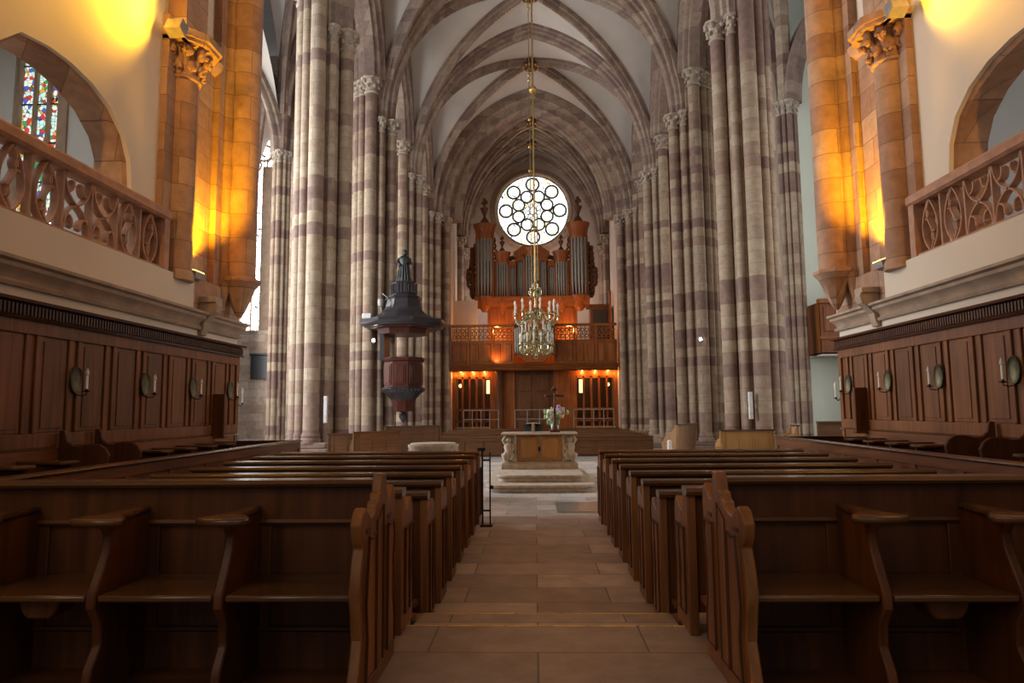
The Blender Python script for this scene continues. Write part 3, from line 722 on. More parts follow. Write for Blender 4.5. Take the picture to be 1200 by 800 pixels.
# ------------------------------------------------------------------ vaults
def Pf(u, a, z0, h):
    Rr = (a*a+h*h)/(2*a); x = min(abs(u),1)*a
    return z0+sqrt(max(0,Rr*Rr-(x+Rr-a)**2))
RIB = [(-.20,.12),(-.20,-.10),(-.12,-.16),(-.10,-.30),(-.05,-.36),(.05,-.36),(.10,-.30),(.12,-.16),(.20,-.10),(.20,.12)]
TRV = [(-.46,.12),(-.46,-.12),(-.36,-.16),(-.33,-.28),(-.20,-.32),(-.17,-.46),(-.07,-.54),(.07,-.54),(.17,-.46),(.20,-.32),(.33,-.28),(.36,-.16),(.46,-.12),(.46,.12)]
FRM = [(-.16,.1),(-.16,-.16),(-.07,-.24),(.07,-.24),(.16,-.16),(.16,.1)]
def vault(name, cx, cy, a, b, z0, h, boss=True, diag=True, n=14):
    mb = MB(); vs = []; fs = []
    for j in range(-n,n+1):
        for i in range(-n,n+1):
            vs.append((cx+a*i/n, cy+b*j/n, Pf(min(abs(i),abs(j))/n, a, z0, h)))
    w = 2*n+1
    for j in range(2*n):
        for i in range(2*n):
            p = j*w+i; q = [p,p+1,p+1+w,p+w]
            if (i-n+.5)*(j-n+.5) > 0: fs += [(q[0],q[1],q[2]),(q[0],q[2],q[3])]
            else: fs += [(q[0],q[1],q[3]),(q[1],q[2],q[3])]
    mb.add(vs,fs)
    c = struct(name, mb, m_vault, smooth=60)
    if diag:
        for sg in (1,-1):
            path = []
            for k in range(-20,21):
                u = sin(k/20*pi/2)
                path.append((cx+a*u, cy+sg*b*u, Pf(u,a,z0,h)))
            path = [(x,y,z-.02) for x,y,z in path]
            sd = Vector((-sg*b, a, 0)).normalized()
            struct('diagonal_rib', MB().sweep(path, RIB, sd), m_rib, c)
    if boss:
        zc = z0+h
        struct('vault_boss', MB().lathe([(.05,-.62),(.25,-.60),(.40,-.50),(.44,-.36),(.44,-.1)],cx,cy,zc,16), m_dkred, c)
        g = MB()
        for k in range(14):
            al = 2*pi*k/14; g.ball((cx+.42*cos(al),cy+.42*sin(al),zc-.45),.075,6,4)
            g.ball((cx+.2*cos(al),cy+.2*sin(al),zc-.62),.045,6,4)
        for sg in (1,-1):
            for dr in (1,-1):
                for k in range(9):
                    u = dr*(.10+.022*k)
                    zz = Pf(u,a,z0,h)-.40
                    g.ball((cx+a*u,cy+sg*b*u,zz),.055,6,4)
        struct('boss_gilding', g, m_gold, c)
    return c
def trv(parent, cx, y, a, z0, h, prof=TRV, mat=None, name='transverse_arch'):
    path = [(cx+x, y, z0+z-.02) for x,z in arch(a,h,18)]
    return struct(name, MB().sweep(path, prof, (0,1,0)), mat or m_rib, parent)
def lng(parent, x, cy, b, z0, h, a, prof=FRM, name='wall_arch'):
    path = [(x, cy+b*sin(k/16*pi/2), Pf(sin(k/16*pi/2),a,z0,h)-.02) for k in range(-16,17)]
    return struct(name, MB().sweep(path, prof, (1,0,0)), m_rib, parent)
AN, HN = 6.2, 7.9
n = 1
bays = [(16.5,3.9)]+[((YP[i]+YP[i+1])/2,(YP[i+1]-YP[i])/2) for i in range(3)]
for k,(cy,b) in enumerate(bays):
    c = vault(f'ceiling_{n}', 0, cy, AN, b, ZN, HN, boss=k>0); n += 1
    if k: trv(c, 0, cy-b, AN, ZN, HN)
    for s in (-1,1):
        if k: lng(c, s*(AN-.05), cy, b, ZN, HN, AN)
        # arcade: wide pointed arch between piers and the spandrel wall above it
        if k:
            pa = arch(b-.55, 3.7, 14)
            TR2 = [(-.55,.9),(-.55,-.05),(-.42,-.12),(-.38,-.28),(-.24,-.32),(-.2,-.46),(.2,-.46),(.24,-.32),(.38,-.28),(.42,-.12),(.55,-.05),(.55,.9)]
            TR2 = [(u, .12 if w > .5 else w) for u,w in TR2]
            struct('arcade_arch', MB().sweep([(s*6.5,cy+x,ZA+z) for x,z in pa], TR2, (1,0,0)), m_rib, c)
            pl = [(cy+x,ZA+z+.05) for x,z in pa]
            struct('arcade_spandrel', MB().prism([(cy-b,ZA)]+pl+[(cy+b,ZA),(cy+b,21),(cy-b,21)],'x',s*6.32,s*6.68), m_vault, c)
        # aisle vault
        ax = 8.5
        if k: 
            ca = vault(f'ceiling_{n}', s*ax, cy, 1.95, b, ZN+.4, 6.2, boss=False); n += 1
            trv(ca, s*ax, cy-b, 1.9, ZN+.4, 6.2, RIB)
    if k in (1,2) :
        ca = vault(f'ceiling_{n}', -12.4, cy, 1.95, b, ZN-1.2, 5.2, boss=False); n += 1
        trv(ca, -12.4, cy-b, 1.9, ZN-1.2, 5.2, RIB)

# thick stepped arch in front of the tower
TA = arch(6.0,7.75,22)
OUT = [(-.75,.25),(-.75,-.35),(-.68,-.42),(-.40,-.44),(-.36,-.50),(-.36,-.80),(-.30,-.86),(.75,-.86),(.75,.25)]
tw = struct('trim_tower_arch', MB().sweep([(x,41.25,ZN+z) for x,z in TA], OUT, (0,1,0)), m_rib)
pts = [(x,ZN+z) for x,z in arch(6.1,7.8,22)]
struct('wall_tower_front', MB().prism([(-6.1,ZN)]+pts[1:-1]+[(6.1,ZN),(7.5,ZN),(7.5,23),(-7.5,23),(-7.5,ZN)],'y',41.0,41.9), m_vault)
for s,wd in ((-1,'left'),(1,'right')):
    t = thing('tower_respond', f'flat sandstone pier of the tower arch on the {wd} of the organ', 'pier', (s*5.75,41.6,LOW))
    part('body', MB().prism([(s*7.2,41.36),(s*5.5,41.36),(s*5.25,41.55),(s*5.25,42.1),(s*7.2,42.1)],'z',LOW,ZN-.7), m_pier, t)
    part('shaft', MB().lathe([(.30,0),(.24,.5),(.22,.6),(.22,ZN-.7-LOW)],s*5.38,41.36,LOW,14), m_pier, t)
    part('capital', capital(s*5.38,41.36,ZN-.75,.22,.72,12,8), m_beigecap, t)
    part('capital_block', MB().box(s*5.1,s*7.2,41.36,42.1,ZN-.72,ZN), m_beigecap, t, bevel=.06)
# tower bays behind
for k,(cy,b) in enumerate(((43.9,1.85),(47.4,1.65))):
    c = vault(f'ceiling_{n}', 0, cy, 5.0, b, ZN-.0, 7.4, boss=True); n += 1
    trv(c, 0, cy-b, 5.0, ZN-.0, 7.4)
    if k == 1: trv(c, 0, 48.9, 4.9, ZN-.0, 6.9, FRM)
for s,wd in ((-1,'left'),(1,'right')):
    struct(f'wall_tower_{wd}', MB().box(s*5.15,s*5.5,41.9,49.2,LOW,20), m_tower)
    for y in (45.65,48.8):
        t = thing('tower_wall_shaft', f'round stone shaft on the {wd} tower wall {"beside the organ" if y<46 else "in the corner by the rose window"}', 'wall shaft', (s*5.0,y,5))
        part('shaft', MB().lathe([(.26,0),(.26,ZN-.8-5)],s*5.0,y,5,14), m_rib, t)
        part('capital', capital(s*5.0,y,ZN-.8,.26,.62,12,8), m_beigecap, t)
# rose window wall
RX, RZ, RR = .02, 15.85, 2.63
vs=[];fs=[];nseg=48
for k in range(nseg):
    a=2*pi*k/nseg; vs.append((RX+(RR+.1)*cos(a),49.2,RZ+(RR+.1)*sin(a)))
for k in range(nseg):
    a=2*pi*k/nseg; m_=max(abs(cos(a)),abs(sin(a))); vs.append((max(-5.5,min(5.5,RX+6.2*cos(a)/m_)),49.2,RZ+(5.8 if sin(a)>0 else 4.6)*sin(a)/m_))
for k in range(nseg): fs.append((k,(k+1)%nseg,nseg+(k+1)%nseg,nseg+k))
mbw = MB().add(vs,fs); mbw.box(-5.5,5.5,49.2,49.5,LOW,RZ-4.55)
struct('wall_rear', mbw, m_tower)
w3 = struct('window_3', MB().lathe([(RR,.1),(RR+.06,-.22),(RR+.16,-.28),(RR+.24,-.26),(RR+.30,-.14),(RR+.46,-.10),(RR+.52,.0),(RR+.52,.1),(RR,.3)],0,0,0,48,caps=False), m_beige)
w3.matrix_world = Matrix.Translation((RX,49.1,RZ)) @ Matrix.Rotation(radians(-90),4,'X')
gl = MB().lathe([(0.001,0),(RR+.1,0)],0,0,0,48,caps=False)
gw = struct('window_4', MB().prism([(RX+(RR+.05)*cos(2*pi*k/48),RZ+(RR+.05)*sin(2*pi*k/48)) for k in range(48)],'y',49.22,49.24), m_rose)
tr = MB()
for k in range(8):
    a = pi/2+2*pi*k/8
    tr.ring((RX+1.98*cos(a),49.16,RZ+1.98*sin(a)),.47,.07)
    a += pi/8
    tr.ring((RX+1.13*cos(a),49.16,RZ+1.13*sin(a)),.43,.065)
    tr.ring((RX+.42*cos(a),49.16,RZ+.42*sin(a)),.15,.022,seg=16)
    a -= pi/8
    tr.ring((RX+.66*cos(a),49.16,RZ+.66*sin(a)),.09,.02,seg=12)
tr.ring((RX,49.16,RZ),.26,.025,seg=20); tr.ring((RX,49.16,RZ),RR,.05,seg=48)
struct('rose_tracery', tr, plain('dark tracery lead', (.06,.05,.045), .8), gw)

# ------------------------------------------------------------------ aisles
struct('ceiling_aisle_left', MB().box(-24,-6.7,12.7,42,21.2,21.5), m_vault)
struct('ceiling_aisle_right', MB().box(6.7,24,12.7,42,21.2,21.5), m_vault)
struct('wall_aisle_end_left', MB().box(-10.9,-7.0,41.6,42,LOW,27).box(-11.1,-10.8,34.4,42,LOW,27), m_tower)
y0 = 34.0; xa,xb = -15.0,-13.0; zs,zt = 5.4,14.0
ap = [(-14.0+x, zt+z) for x,z in arch(1.0,1.75,10)]
mb = MB().box(-19,xa,y0,y0+.5,LOW,20).box(xb,-10.8,y0,y0+.5,LOW,20).box(xa,xb,y0,y0+.5,LOW,zs)
mb.prism(ap+[(xb,20),(xa,20)],'y',y0,y0+.5)
struct('wall_west_left', mb, m_wallp)
w5 = struct('window_5', MB().sweep([(x,y0+.12,z) for x,z in ap], [(-.1,-.12),(.1,-.12),(.1,.02),(-.1,.02)], (0,1,0)).box(-14.04,-13.56,y0+.1,y0+.25,zs,zt).box(-14.5,-14.45,y0+.1,y0+.25,zs,zt).box(-13.5,-13.45,y0+.1,y0+.25,zs,zt)
     .ring((-14.0,y0+.17,zt+.75),.42,.06).ring((-14.5,y0+.17,zt+.1),.35,.05).ring((-13.5,y0+.17,zt+.1),.35,.05), m_beige)
struct('lancet_glass', MB().prism([(xa,zs),(xb,zs)]+ap[::-1],'y',y0+.28,y0+.3), m_lanc, w5)
solo('wall_plaque', MB().box(-14.3,-12.7,33.85,33.99,2.9,4.1).box(-14.35,-12.65,33.8,33.99,4.1,4.2), m_slate, 'dark slate memorial tablet on the masonry below the tall left window', 'plaque', (-13.5,33.9,3.5), bevel=.02)
def slim_pier(cx, cy, zc, label, z0=LOW, k=.85):
    t = thing('aisle_pier', label, 'pier', (cx,cy,z0))
    part('plinth', MB().prism(oct_(cx,cy,.62*k,.35*k),'z',z0,z0+.6), m_pier, t, bevel=.03)
    part('core', MB().prism(oct_(cx,cy,.27*k,.15*k),'z',z0+.6,18), m_pier, t)
    for dx,dy,r in ((0,-.32,.12),(.33,0,.13),(-.33,0,.13),(.23,-.23,.08),(-.23,-.23,.08)):
        dx *= k; dy *= k; r *= k
        part('shaft', MB().lathe([(r*1.6,0),(r*1.2,.2),(r,.35),(r,zc-.5-z0-.6)],cx+dx,cy+dy,z0+.6,12), m_pier, t)
        part('capital', capital(cx+dx,cy+dy,zc-.5,r,.5,10,6), m_beigecap, t)
    return t
slim_pier(-10.36, 27.1, ZN-1.2, 'slim shafted pier in front of the bright left window')
slim_pier(9.0, 23.5, ZN-1.2, 'slim shafted pier beside the pale green wall on the right', LOW, .8)
struct('trim_aisle_arch', MB().sweep([(12.0+x,23.5,ZN-1.2+z) for x,z in arch(3.0,5.2,16)], TRV, (0,1,0)), m_rib)
struct('trim_aisle_arch_left', MB().sweep([(-10.4,30.4+x,ZN-1.2+z) for x,z in arch(3.1,5.0,16)], TRV, (1,0,0)), m_rib)
struct('wall_right_transept', MB().box(9.4,18,24.2,24.6,NAVE,27), m_green)
struct('wall_aisle_right', MB().box(10.5,10.9,24.6,42,LOW,27).box(7.0,10.9,41.6,42,LOW,27), m_tower)
# wooden gallery box on the right
t = thing('hanging_gallery', 'small brown wooden gallery front on the pale green wall', 'gallery box', (10.6,23.2,2.9))
part('front', MB().box(9.55,12.5,22.9,23.0,3.0,4.75), m_org, t)
for k in range(6):
    part('panel', MB().box(9.65+k*.48,10.03+k*.48,22.86,22.9,3.75,4.6), m_org, t, bevel=.02)
part('cornice', MB().box(9.5,12.5,22.8,23.05,4.7,4.85).box(9.5,12.5,22.85,23.05,3.5,3.6), m_orgx, t)
part('floor', MB().box(9.55,12.5,22.9,24.2,2.95,3.05), m_vault, t)
part('side', MB().box(9.55,9.62,22.95,24.2,3.0,4.75), m_org, t)
struct('door_1', MB().box(10.75,11.7,24.12,24.2,NAVE,2.3), m_dark)
solo('wooden_dado', MB().box(9.0,13,22.2,22.32,NAVE,.75).box(9.0,13,22.14,22.36,.75,.80), m_nave, 'low reddish wooden screen below the gallery box', 'screen', (10.8,22.25,NAVE))
# ------------------------------------------------------------------ altar
ax = .08
def d_shape(cx, y0, hw, dep, r=.35):
    pts = []
    for k in range(7): a = pi+pi/2*k/6; pts.append((cx-hw+r+r*cos(a), y0+r+r*sin(a)))
    for k in range(7): a = 1.5*pi+pi/2*k/6; pts.append((cx+hw-r+r*cos(a), y0+r+r*sin(a)))
    return pts+[(cx+hw,y0+dep),(cx-hw,y0+dep)]
t = thing('altar','low sandstone altar with carved figures and two oak doors on stepped base','altar',(ax,14.5,NAVE))
b1 = d_shape(ax,12.62,.99,3.5,.30); b2 = d_shape(ax,13.08,.80,2.8,.22)
grow = lambda p,k: [((x-ax)*(1+k)+ax, (y-14)*(1+k)+14) for x,y in p]
part('step', MB().prism(b1,'z',NAVE,NAVE+.085).prism(grow(b1,.03),'z',NAVE+.085,NAVE+.14), m_alab, t, bevel=.012)
part('step', MB().prism(b2,'z',NAVE+.14,NAVE+.225).prism(grow(b2,.035),'z',NAVE+.225,NAVE+.275), m_alab, t, bevel=.012)
zb = NAVE+.275
part('plinth', MB().box(ax-.80,ax+.80,14.38,15.3,zb,zb+.12).box(ax-.77,ax+.77,14.41,15.3,zb+.12,zb+.15), m_alab, t, bevel=.01)
part('body', MB().box(ax-.74,ax+.74,14.50,15.2,zb+.15,zb+.71), m_alab, t)
part('slab', MB().prism([(14.36,zb+.70),(14.36,zb+.725),(14.40,zb+.745),(15.3,zb+.745),(15.3,zb+.70)],'x',ax-.80,ax+.80), m_beige, t)
for s in (-1,1):
    dm = part('door', MB().box(ax+s*.02,ax+s*.47,14.455,14.50,zb+.16,zb+.68), m_altw, t, bevel=.006)
    cx = ax+s*.245; o = [(cx-.185,zb+.27),(cx-.135,zb+.21),(cx+.135,zb+.21),(cx+.185,zb+.27),(cx+.185,zb+.58),(cx+.135,zb+.64),(cx-.135,zb+.64),(cx-.185,zb+.58)]
    part('door_panel', MB().prism(o,'y',14.435,14.456).prism([((x-cx)*.86+cx,(z-zb-.425)*.90+zb+.425) for x,z in o],'y',14.425,14.44), m_altw, dm, bevel=.008)
    part('panel_outline', MB().tube([(x,14.452,z) for x,z in o+[o[0]]],.012,6), m_light, dm)
    part('pilaster', MB().box(ax+s*.475,ax+s*.53,14.43,14.5,zb+.15,zb+.70), m_alab, t, bevel=.006)
    # carved corner figures: bowed torso, arms, curling drapery
    fg = MB(); fx = ax+s*.64
    fg.ball((fx,14.42,zb+.60),.062,10,8).tube([(fx,14.44,zb+.55),(fx+s*.02,14.42,zb+.46),(fx-s*.01,14.42,zb+.34),(fx+s*.03,14.43,zb+.2)],[.05,.085,.075,.06],10)
    fg.tube([(fx-s*.06,14.43,zb+.52),(fx-s*.11,14.40,zb+.44),(fx-s*.06,14.38,zb+.36)],[.032,.03,.022],8).tube([(fx+s*.07,14.43,zb+.52),(fx+s*.12,14.42,zb+.60),(fx+s*.06,14.41,zb+.68)],[.032,.03,.022],8)
    fg.tube([(fx-s*.05,14.42,zb+.34),(fx-s*.10,14.38,zb+.28),(fx-s*.04,14.38,zb+.19)],[.05,.045,.03],8).tube([(fx+s*.05,14.42,zb+.33),(fx+s*.10,14.39,zb+.25),(fx+s*.06,14.38,zb+.17)],[.05,.05,.03],8)
    for q in range(6): fg.ball((fx-s*.10+s*.045*q,14.42+.01*(q%2),zb+.19+.05*(q%3)),.036,7,5)
    part('carved_figure', fg, m_alab, t, smooth=70)
part('door_lock', MB().box(ax-.02,ax+.02,14.42,14.46,zb+.37,zb+.45), m_black, t)
# objects on the altar
za = zb+.745
t = thing('altar_cross','dark wooden altar cross with trefoil ends on the altar','cross',(.42,14.75,za))
cx = .42
part('base', MB().box(cx-.10,cx+.10,14.65,14.85,za,za+.05).lathe([(.085,.05),(.06,.10),(.035,.30),(.03,.36)],cx,14.75,za,12), m_orgd, t)
part('upright', MB().box(cx-.024,cx+.024,14.73,14.77,za+.3,za+.93).ball((cx,14.75,za+.94),.04).ball((cx-.035,14.75,za+.91),.03).ball((cx+.035,14.75,za+.91),.03), m_orgd, t, bevel=.004)
part('crossbar', MB().box(cx-.17,cx+.17,14.73,14.77,za+.75,za+.80).ball((cx-.18,14.75,za+.775),.035).ball((cx+.18,14.75,za+.775),.035), m_orgd, t, bevel=.004)
part('corpus', MB().tube([(cx,14.715,za+.80),(cx+.01,14.71,za+.70),(cx,14.715,za+.60),(cx+.01,14.71,za+.47)],[.02,.03,.025,.012],8).tube([(cx-.13,14.715,za+.79),(cx,14.71,za+.75),(cx+.13,14.715,za+.79)],.012,6).ball((cx+.01,14.705,za+.81),.026), m_orgd, t, smooth=70)
t = thing('book_stand','black open book on a low stand on the altar','book stand',(-.03,14.8,za))
part('book', MB().prism([(14.75,za+.02),(14.70,za+.03),(14.86,za+.19),(14.90,za+.17)],'x',-.26,-.06).prism([(14.75,za+.02),(14.70,za+.03),(14.86,za+.19),(14.90,za+.17)],'x',.0,.17), m_book, t)
part('support', MB().box(-.075,-.02,14.68,14.95,za,za+.18), m_alab, t, bevel=.006)
part('page_block', MB().prism([(-.20,za+.185),(-.03,za+.205),(.10,za+.185),(.10,za+.178),(-.03,za+.195),(-.20,za+.178)],'y',14.72,14.92), m_paper, t)
t = thing('flower_bouquet','bouquet of pale green, white and lilac flowers on the altar','bouquet',(.45,14.95,za))
part('vase', MB().lathe([(.05,0),(.08,.05),(.085,.14),(.05,.20),(.06,.23)],.43,15.0,za,14), m_paper, t)
fo = MB()
for q in range(70):
    ox = RND.gauss(-.01,.085); oz = .33+RND.gauss(0,.08); oy = RND.gauss(0,.08)
    fo.ball((.43+ox,15.0+oy,za+oz),.055,6,4,(.5,.3,1.1)); fo.tube([(.43,15.0,za+.2),(.43+ox,15.0+oy,za+oz)],.005,4)
part('foliage', fo, m_leafg, t, smooth=70)
for nm,mt,cnt,ox0,sx,oz0 in (('white_bloom',m_fl2,22,-.07,.055,.37),('lilac_bloom',m_fl1,9,.10,.035,.47),('peach_bloom',m_fl3,10,.11,.04,.36)):
    for q in range(cnt):
        x_ = .43+ox0+RND.gauss(0,sx); y_ = 14.93+RND.gauss(0,.04); z_ = za+oz0+RND.gauss(0,.05)
        mb = MB().ball((x_,y_,z_),.020,6,4)
        for p in range(5):
            a = 2*pi*p/5; mb.ball((x_+.022*cos(a),y_,z_+.022*sin(a)),.022,6,4)
        part(nm, mb, mt, t, smooth=70)

# ------------------------------------------------------------------ baptismal font
t = thing('baptismal_font','round carved stone font behind the left pews','font',(-1.80,12.1,NAVE))
part('bowl', MB().lathe([(.20,.42),(.30,.52),(.40,.62),(.43,.74),(.43,.84),(.45,.87),(.45,.91),(.36,.92),(.34,.86)],-1.80,12.1,NAVE,16), m_alab, t)
part('stem', MB().lathe([(.34,0),(.34,.08),(.22,.14),(.17,.22),(.17,.36),(.22,.43)],-1.80,12.1,NAVE,8), m_alab, t)
rl = MB()
for k in range(18):
    a = 2*pi*k/18; rl.box(-1.80+.43*cos(a)-.02,-1.80+.43*cos(a)+.02,12.1+.43*sin(a)-.02,12.1+.43*sin(a)+.02,NAVE+.67,NAVE+.83)
part('carved_band', rl, m_alab, t, bevel=.01)
part('cover', MB().lathe([(.40,.905),(.40,.935),(.1,.95)],-1.80,12.1,NAVE,24), m_alab, t)

# ------------------------------------------------------------------ pulpit
px, py = -5.02, 26.0
t = thing('pulpit','dark wooden octagonal pulpit with bell shaped sounding board and bronze statue','pulpit',(px,py,.83))
def octl(prof): return MB().lathe(prof,px,py,0,8,rot=pi/8)
part('body', octl([(.70,2.05),(.74,2.10),(.74,3.10)]), m_pulp, t)
for k in range(8):
    a = 2*pi*k/8 - pi/2
    Mx = Matrix.Rotation(a+pi/2,3,'Z')
    part('body_panel', MB().obox((px+.695*cos(a),py+.695*sin(a),2.62),(.42,.05,.80),Mx).obox((px+.715*cos(a),py+.715*sin(a),2.62),(.30,.05,.66),Mx), m_pulp, t, bevel=.015)
part('rail', octl([(.74,3.10),(.80,3.14),(.84,3.20),(.84,3.26),(.74,3.28)]), m_pulp, t)
dn = octl([(.40,1.6),(.70,1.92),(.80,1.98),(.83,2.04),(.83,2.12),(.74,2.16)])
for k in range(32):
    a = 2*pi*k/32; dn.box(px+.79*cos(a)-.03,px+.79*cos(a)+.03,py+.79*sin(a)-.03,py+.79*sin(a)+.03,2.0,2.07)
part('base_moulding', dn, m_slate, t)
part('bowl', octl([(.30,1.22),(.36,1.24),(.37,1.30),(.40,1.5),(.50,1.72),(.66,1.88),(.74,1.98)]), m_pulp, t)
part('pendant', MB().lathe([(.02,.80),(.08,.88),(.15,1.0),(.17,1.08),(.12,1.14),(.07,1.17),(.12,1.2),(.14,1.24)],px,py,0,12), m_slate, t)
part('backboard', MB().box(px-.82,px-.66,py-.45,py+.6,3.2,4.4), m_slate, t)
Rm = 1.58
part('canopy_rim', octl([(Rm-.30,4.38),(Rm-.05,4.42),(Rm+.02,4.50),(Rm+.08,4.60),(Rm+.10,4.68),(Rm-.02,4.72),(.9,4.78)]), m_slate, t)
part('canopy_frieze', octl([(Rm-.72,4.15),(Rm-.62,4.16),(Rm-.55,4.40),(Rm-.72,4.40)]), m_pulp, t)
part('canopy_soffit', octl([(.01,4.36),(Rm-.2,4.36),(Rm-.2,4.45),(.01,4.45)]), m_pulp, t)
part('canopy_roof', octl([(1.30,4.74),(1.18,4.82),(.95,4.93),(.80,5.08),(.70,5.28),(.64,5.52),(.68,5.58),(.70,5.62),(.55,5.66)]), m_slate, t)
dr = octl([(.54,5.64),(.56,5.70),(.50,5.76),(.50,6.10),(.54,6.16),(.50,6.20)])
for k in range(24):
    a = 2*pi*k/24; dr.lathe([(.025,5.76),(.025,6.1)],px+.49*cos(a),py+.49*sin(a),0,6)
part('drum', dr, m_slate, t)
stt = MB().lathe([(.30,6.18),(.31,6.26),(.26,6.45),(.24,6.70),(.20,6.86),(.22,7.05),(.23,7.16),(.14,7.24),(.07,7.27)],px,py,0,14,sy=.8)
stt.ball((px+.04,py-.03,7.38),.105,10,8,(1,1,1.2)).tube([(px,py,7.2),(px+.03,py-.02,7.3)],.05,8)
stt.tube([(px-.18,py,7.14),(px-.24,py-.10,6.96),(px-.10,py-.20,6.86)],[.075,.065,.045],8).tube([(px+.19,py,7.14),(px+.25,py-.08,6.95),(px+.10,py-.20,6.98)],[.075,.065,.045],8)
for k in range(7):
    a = -2.8+.38*k; stt.tube([(px+.20*cos(a),py+.17*sin(a),6.88),(px+.25*cos(a),py+.21*sin(a),6.5),(px+.31*cos(a),py+.25*sin(a),6.2)],[.02,.035,.03],6)
part('statue', stt, m_bronze, t, smooth=70)
solo('canopy_flood_lamp', MB().box(px-1.55,px-1.20,py-.35,py-.05,4.78,4.98).box(px-1.40,px-1.34,py-.22,py-.16,4.70,4.80), m_white, 'white flood lamp on the edge of the pulpit canopy', 'lamp', (px-1.38,py-.2,4.74), bevel=.02)
solo('roof_flood_lamp', MB().lathe([(.10,-.12),(.12,.02),(.12,.14),(.05,.16)],px-.80,py-.45,5.34,12).tube([(px-.80,py-.45,5.34),(px-.55,py-.35,5.55),(px-.78,py-.3,5.75)],.02,6).tube([(px-.80,py-.45,5.30),(px-.78,py-.3,4.9)],.03,6), m_lampbox, 'round grey flood lamp bracketed to the pulpit roof', 'lamp', (px-.8,py-.4,5.3))

# ------------------------------------------------------------------ piers' small fittings
for s,wd,X_,Y_ in ((-1,'left',-6.02,19.55),(1,'right',6.10,19.62)):
    t = thing('column_loudspeaker', f'slim white column loudspeaker on the nearest {wd} pier','loudspeaker',(X_,Y_,1.9))
    part('cabinet', MB().box(X_-.05,X_+.05,Y_-.05,Y_+.06,.93,1.70), m_white, t, bevel=.012)
    part('bracket', MB().box(X_-.03,X_+.03,Y_+.05,Y_+.42,1.2,1.25).box(X_-.03,X_+.03,Y_+.05,Y_+.42,1.45,1.5), m_lampbox, t)
for wd,X_,Y_,Z_ in (('second left pier beside the pulpit',-6.20,26.1,EYE+2.72),('second right pier',6.35,26.2,EYE+2.62)):
    t = thing('spot_lamp', f'tiny bright white spot lamp on the {wd}','lamp',(X_,Y_,Z_))
    part('housing', MB().lathe([(.05,0),(.075,.05),(.075,.2)],X_,Y_,Z_-.1,10).tube([(X_,Y_,Z_),(X_,Y_+.5,Z_)],.02,6), m_lampbox, t)
    part('lens', MB().ball((X_,Y_-.06,Z_),.055,10,6), m_spot, t)

# ------------------------------------------------------------------ chandelier
cx, cy = .06, 24.0
t = thing('chandelier','large brass chandelier with three tiers of white candles hanging in the nave','chandelier',(cx,cy,3.2))
def zz(py_): r=480-py_; return EYE+.9945*r*cy/(804-.0995*r)
ZH = (zz(416), 1.18)
zbase = zz(416)
part('stem', MB().lathe([(.01,0),(.05,.05),(.11,.12),(.17,.22),(.20,.34),(.15,.44),(.06,.50),(.05,.58),(.10,.64),(.13,.72),(.10,.80),(.045,.86),(.04,1.0),(.09,1.06),(.17,1.16),(.19,1.28),(.13,1.38),(.05,1.44),(.04,1.7),(.07,1.76),(.09,1.84),(.05,1.92),(.03,2.05)],cx,cy,zbase,20), m_brass, t)
part('finial_ring', MB().ring((cx,cy,zbase-.04),.06,.015,'y',16).ball((cx,cy,zbase+.0),.05), m_brass, t)
crown = MB()
for k in range(8):
    a = 2*pi*k/8
    crown.tube(bez((cx,cy,zbase+1.75),(cx+.22*cos(a),cy+.22*sin(a),zbase+1.70),(cx+.30*cos(a),cy+.30*sin(a),zbase+1.95),(cx+.16*cos(a),cy+.16*sin(a),zbase+2.0),8),.018,6)
    crown.ball((cx+.16*cos(a),cy+.16*sin(a),zbase+2.0),.045,7,5)
    crown.tube(bez((cx,cy,zbase+1.95),(cx+.12*cos(a),cy+.12*sin(a),zbase+1.95),(cx+.14*cos(a),cy+.14*sin(a),zbase+2.15),(cx+.05*cos(a),cy+.05*sin(a),zbase+2.2),8),.014,6)
part('crown_scrolls', crown, m_brass, t)
for (nn,rad,zs,za_,off) in ((14,.78,1.26,1.12,0),(10,.52,.70,.62,.2),(14,.60,.30,.26,.1)):
    for k in range(nn):
        a = 2*pi*k/nn+off; ca,sa = cos(a),sin(a)
        rr = rad*(.93 if k%2 else 1.0); zt = zbase+za_+(.10 if (k%2 and nn==14 and zs>1) else 0)
        q = lambda r,z: (cx+r*ca,cy+r*sa,z)
        am = MB().tube(bez(q(.12,zbase+zs),q(rad*.45,zbase+zs+.20),q(rad*.55,zt-.34),q(rad*.80,zt-.20),10)+bez(q(rad*.80,zt-.20),q(rad*.95,zt-.12),q(rr*1.02,zt-.12),q(rr,zt),6)[1:],.030,6)
        am.ball(q(rad*.42,zbase+zs-.02),.055,6,4).ball(q(rad*.8,zt-.2),.05,6,4).ring(q(rad*.36,zbase+zs-.02),.07,.012,'y',12,5)
        am.lathe([(.02,0),(.075,.02),(.085,.045),(.035,.055),(.04,.10),(.028,.11)],cx+rr*ca,cy+rr*sa,zt,10)
        arm = part('arm', am, m_brass, t)
        hc = .20 if zs > 1 else .16
        part('candle', MB().lathe([(.028,.10),(.028,.10+hc),(.042,.13+hc),(.046,.16+hc),(.028,.21+hc),(.006,.24+hc)],cx+rr*ca,cy+rr*sa,zt,8), m_cand, arm)
ZH = None
ztop = 20.4
part('suspension_rod', MB().tube([(cx,cy,zbase+2.3),(cx,cy,ztop)],.030,8), m_gold, t)
part('suspension_cord', MB().tube([(cx-.13,cy,zbase+2.1),(cx-.13,cy,ztop)],.014,6), m_brass, t)
bl = MB().ball((cx,cy,zz(105)),.15,14,10)
part('rod_ball', bl, m_gold, t, smooth=70)
bl = MB()
for p in (10,88,94,140,172,200): bl.ball((cx-.13,cy,zz(p)),.065,10,7)
part('cord_ball', bl, m_gold, t, smooth=70)
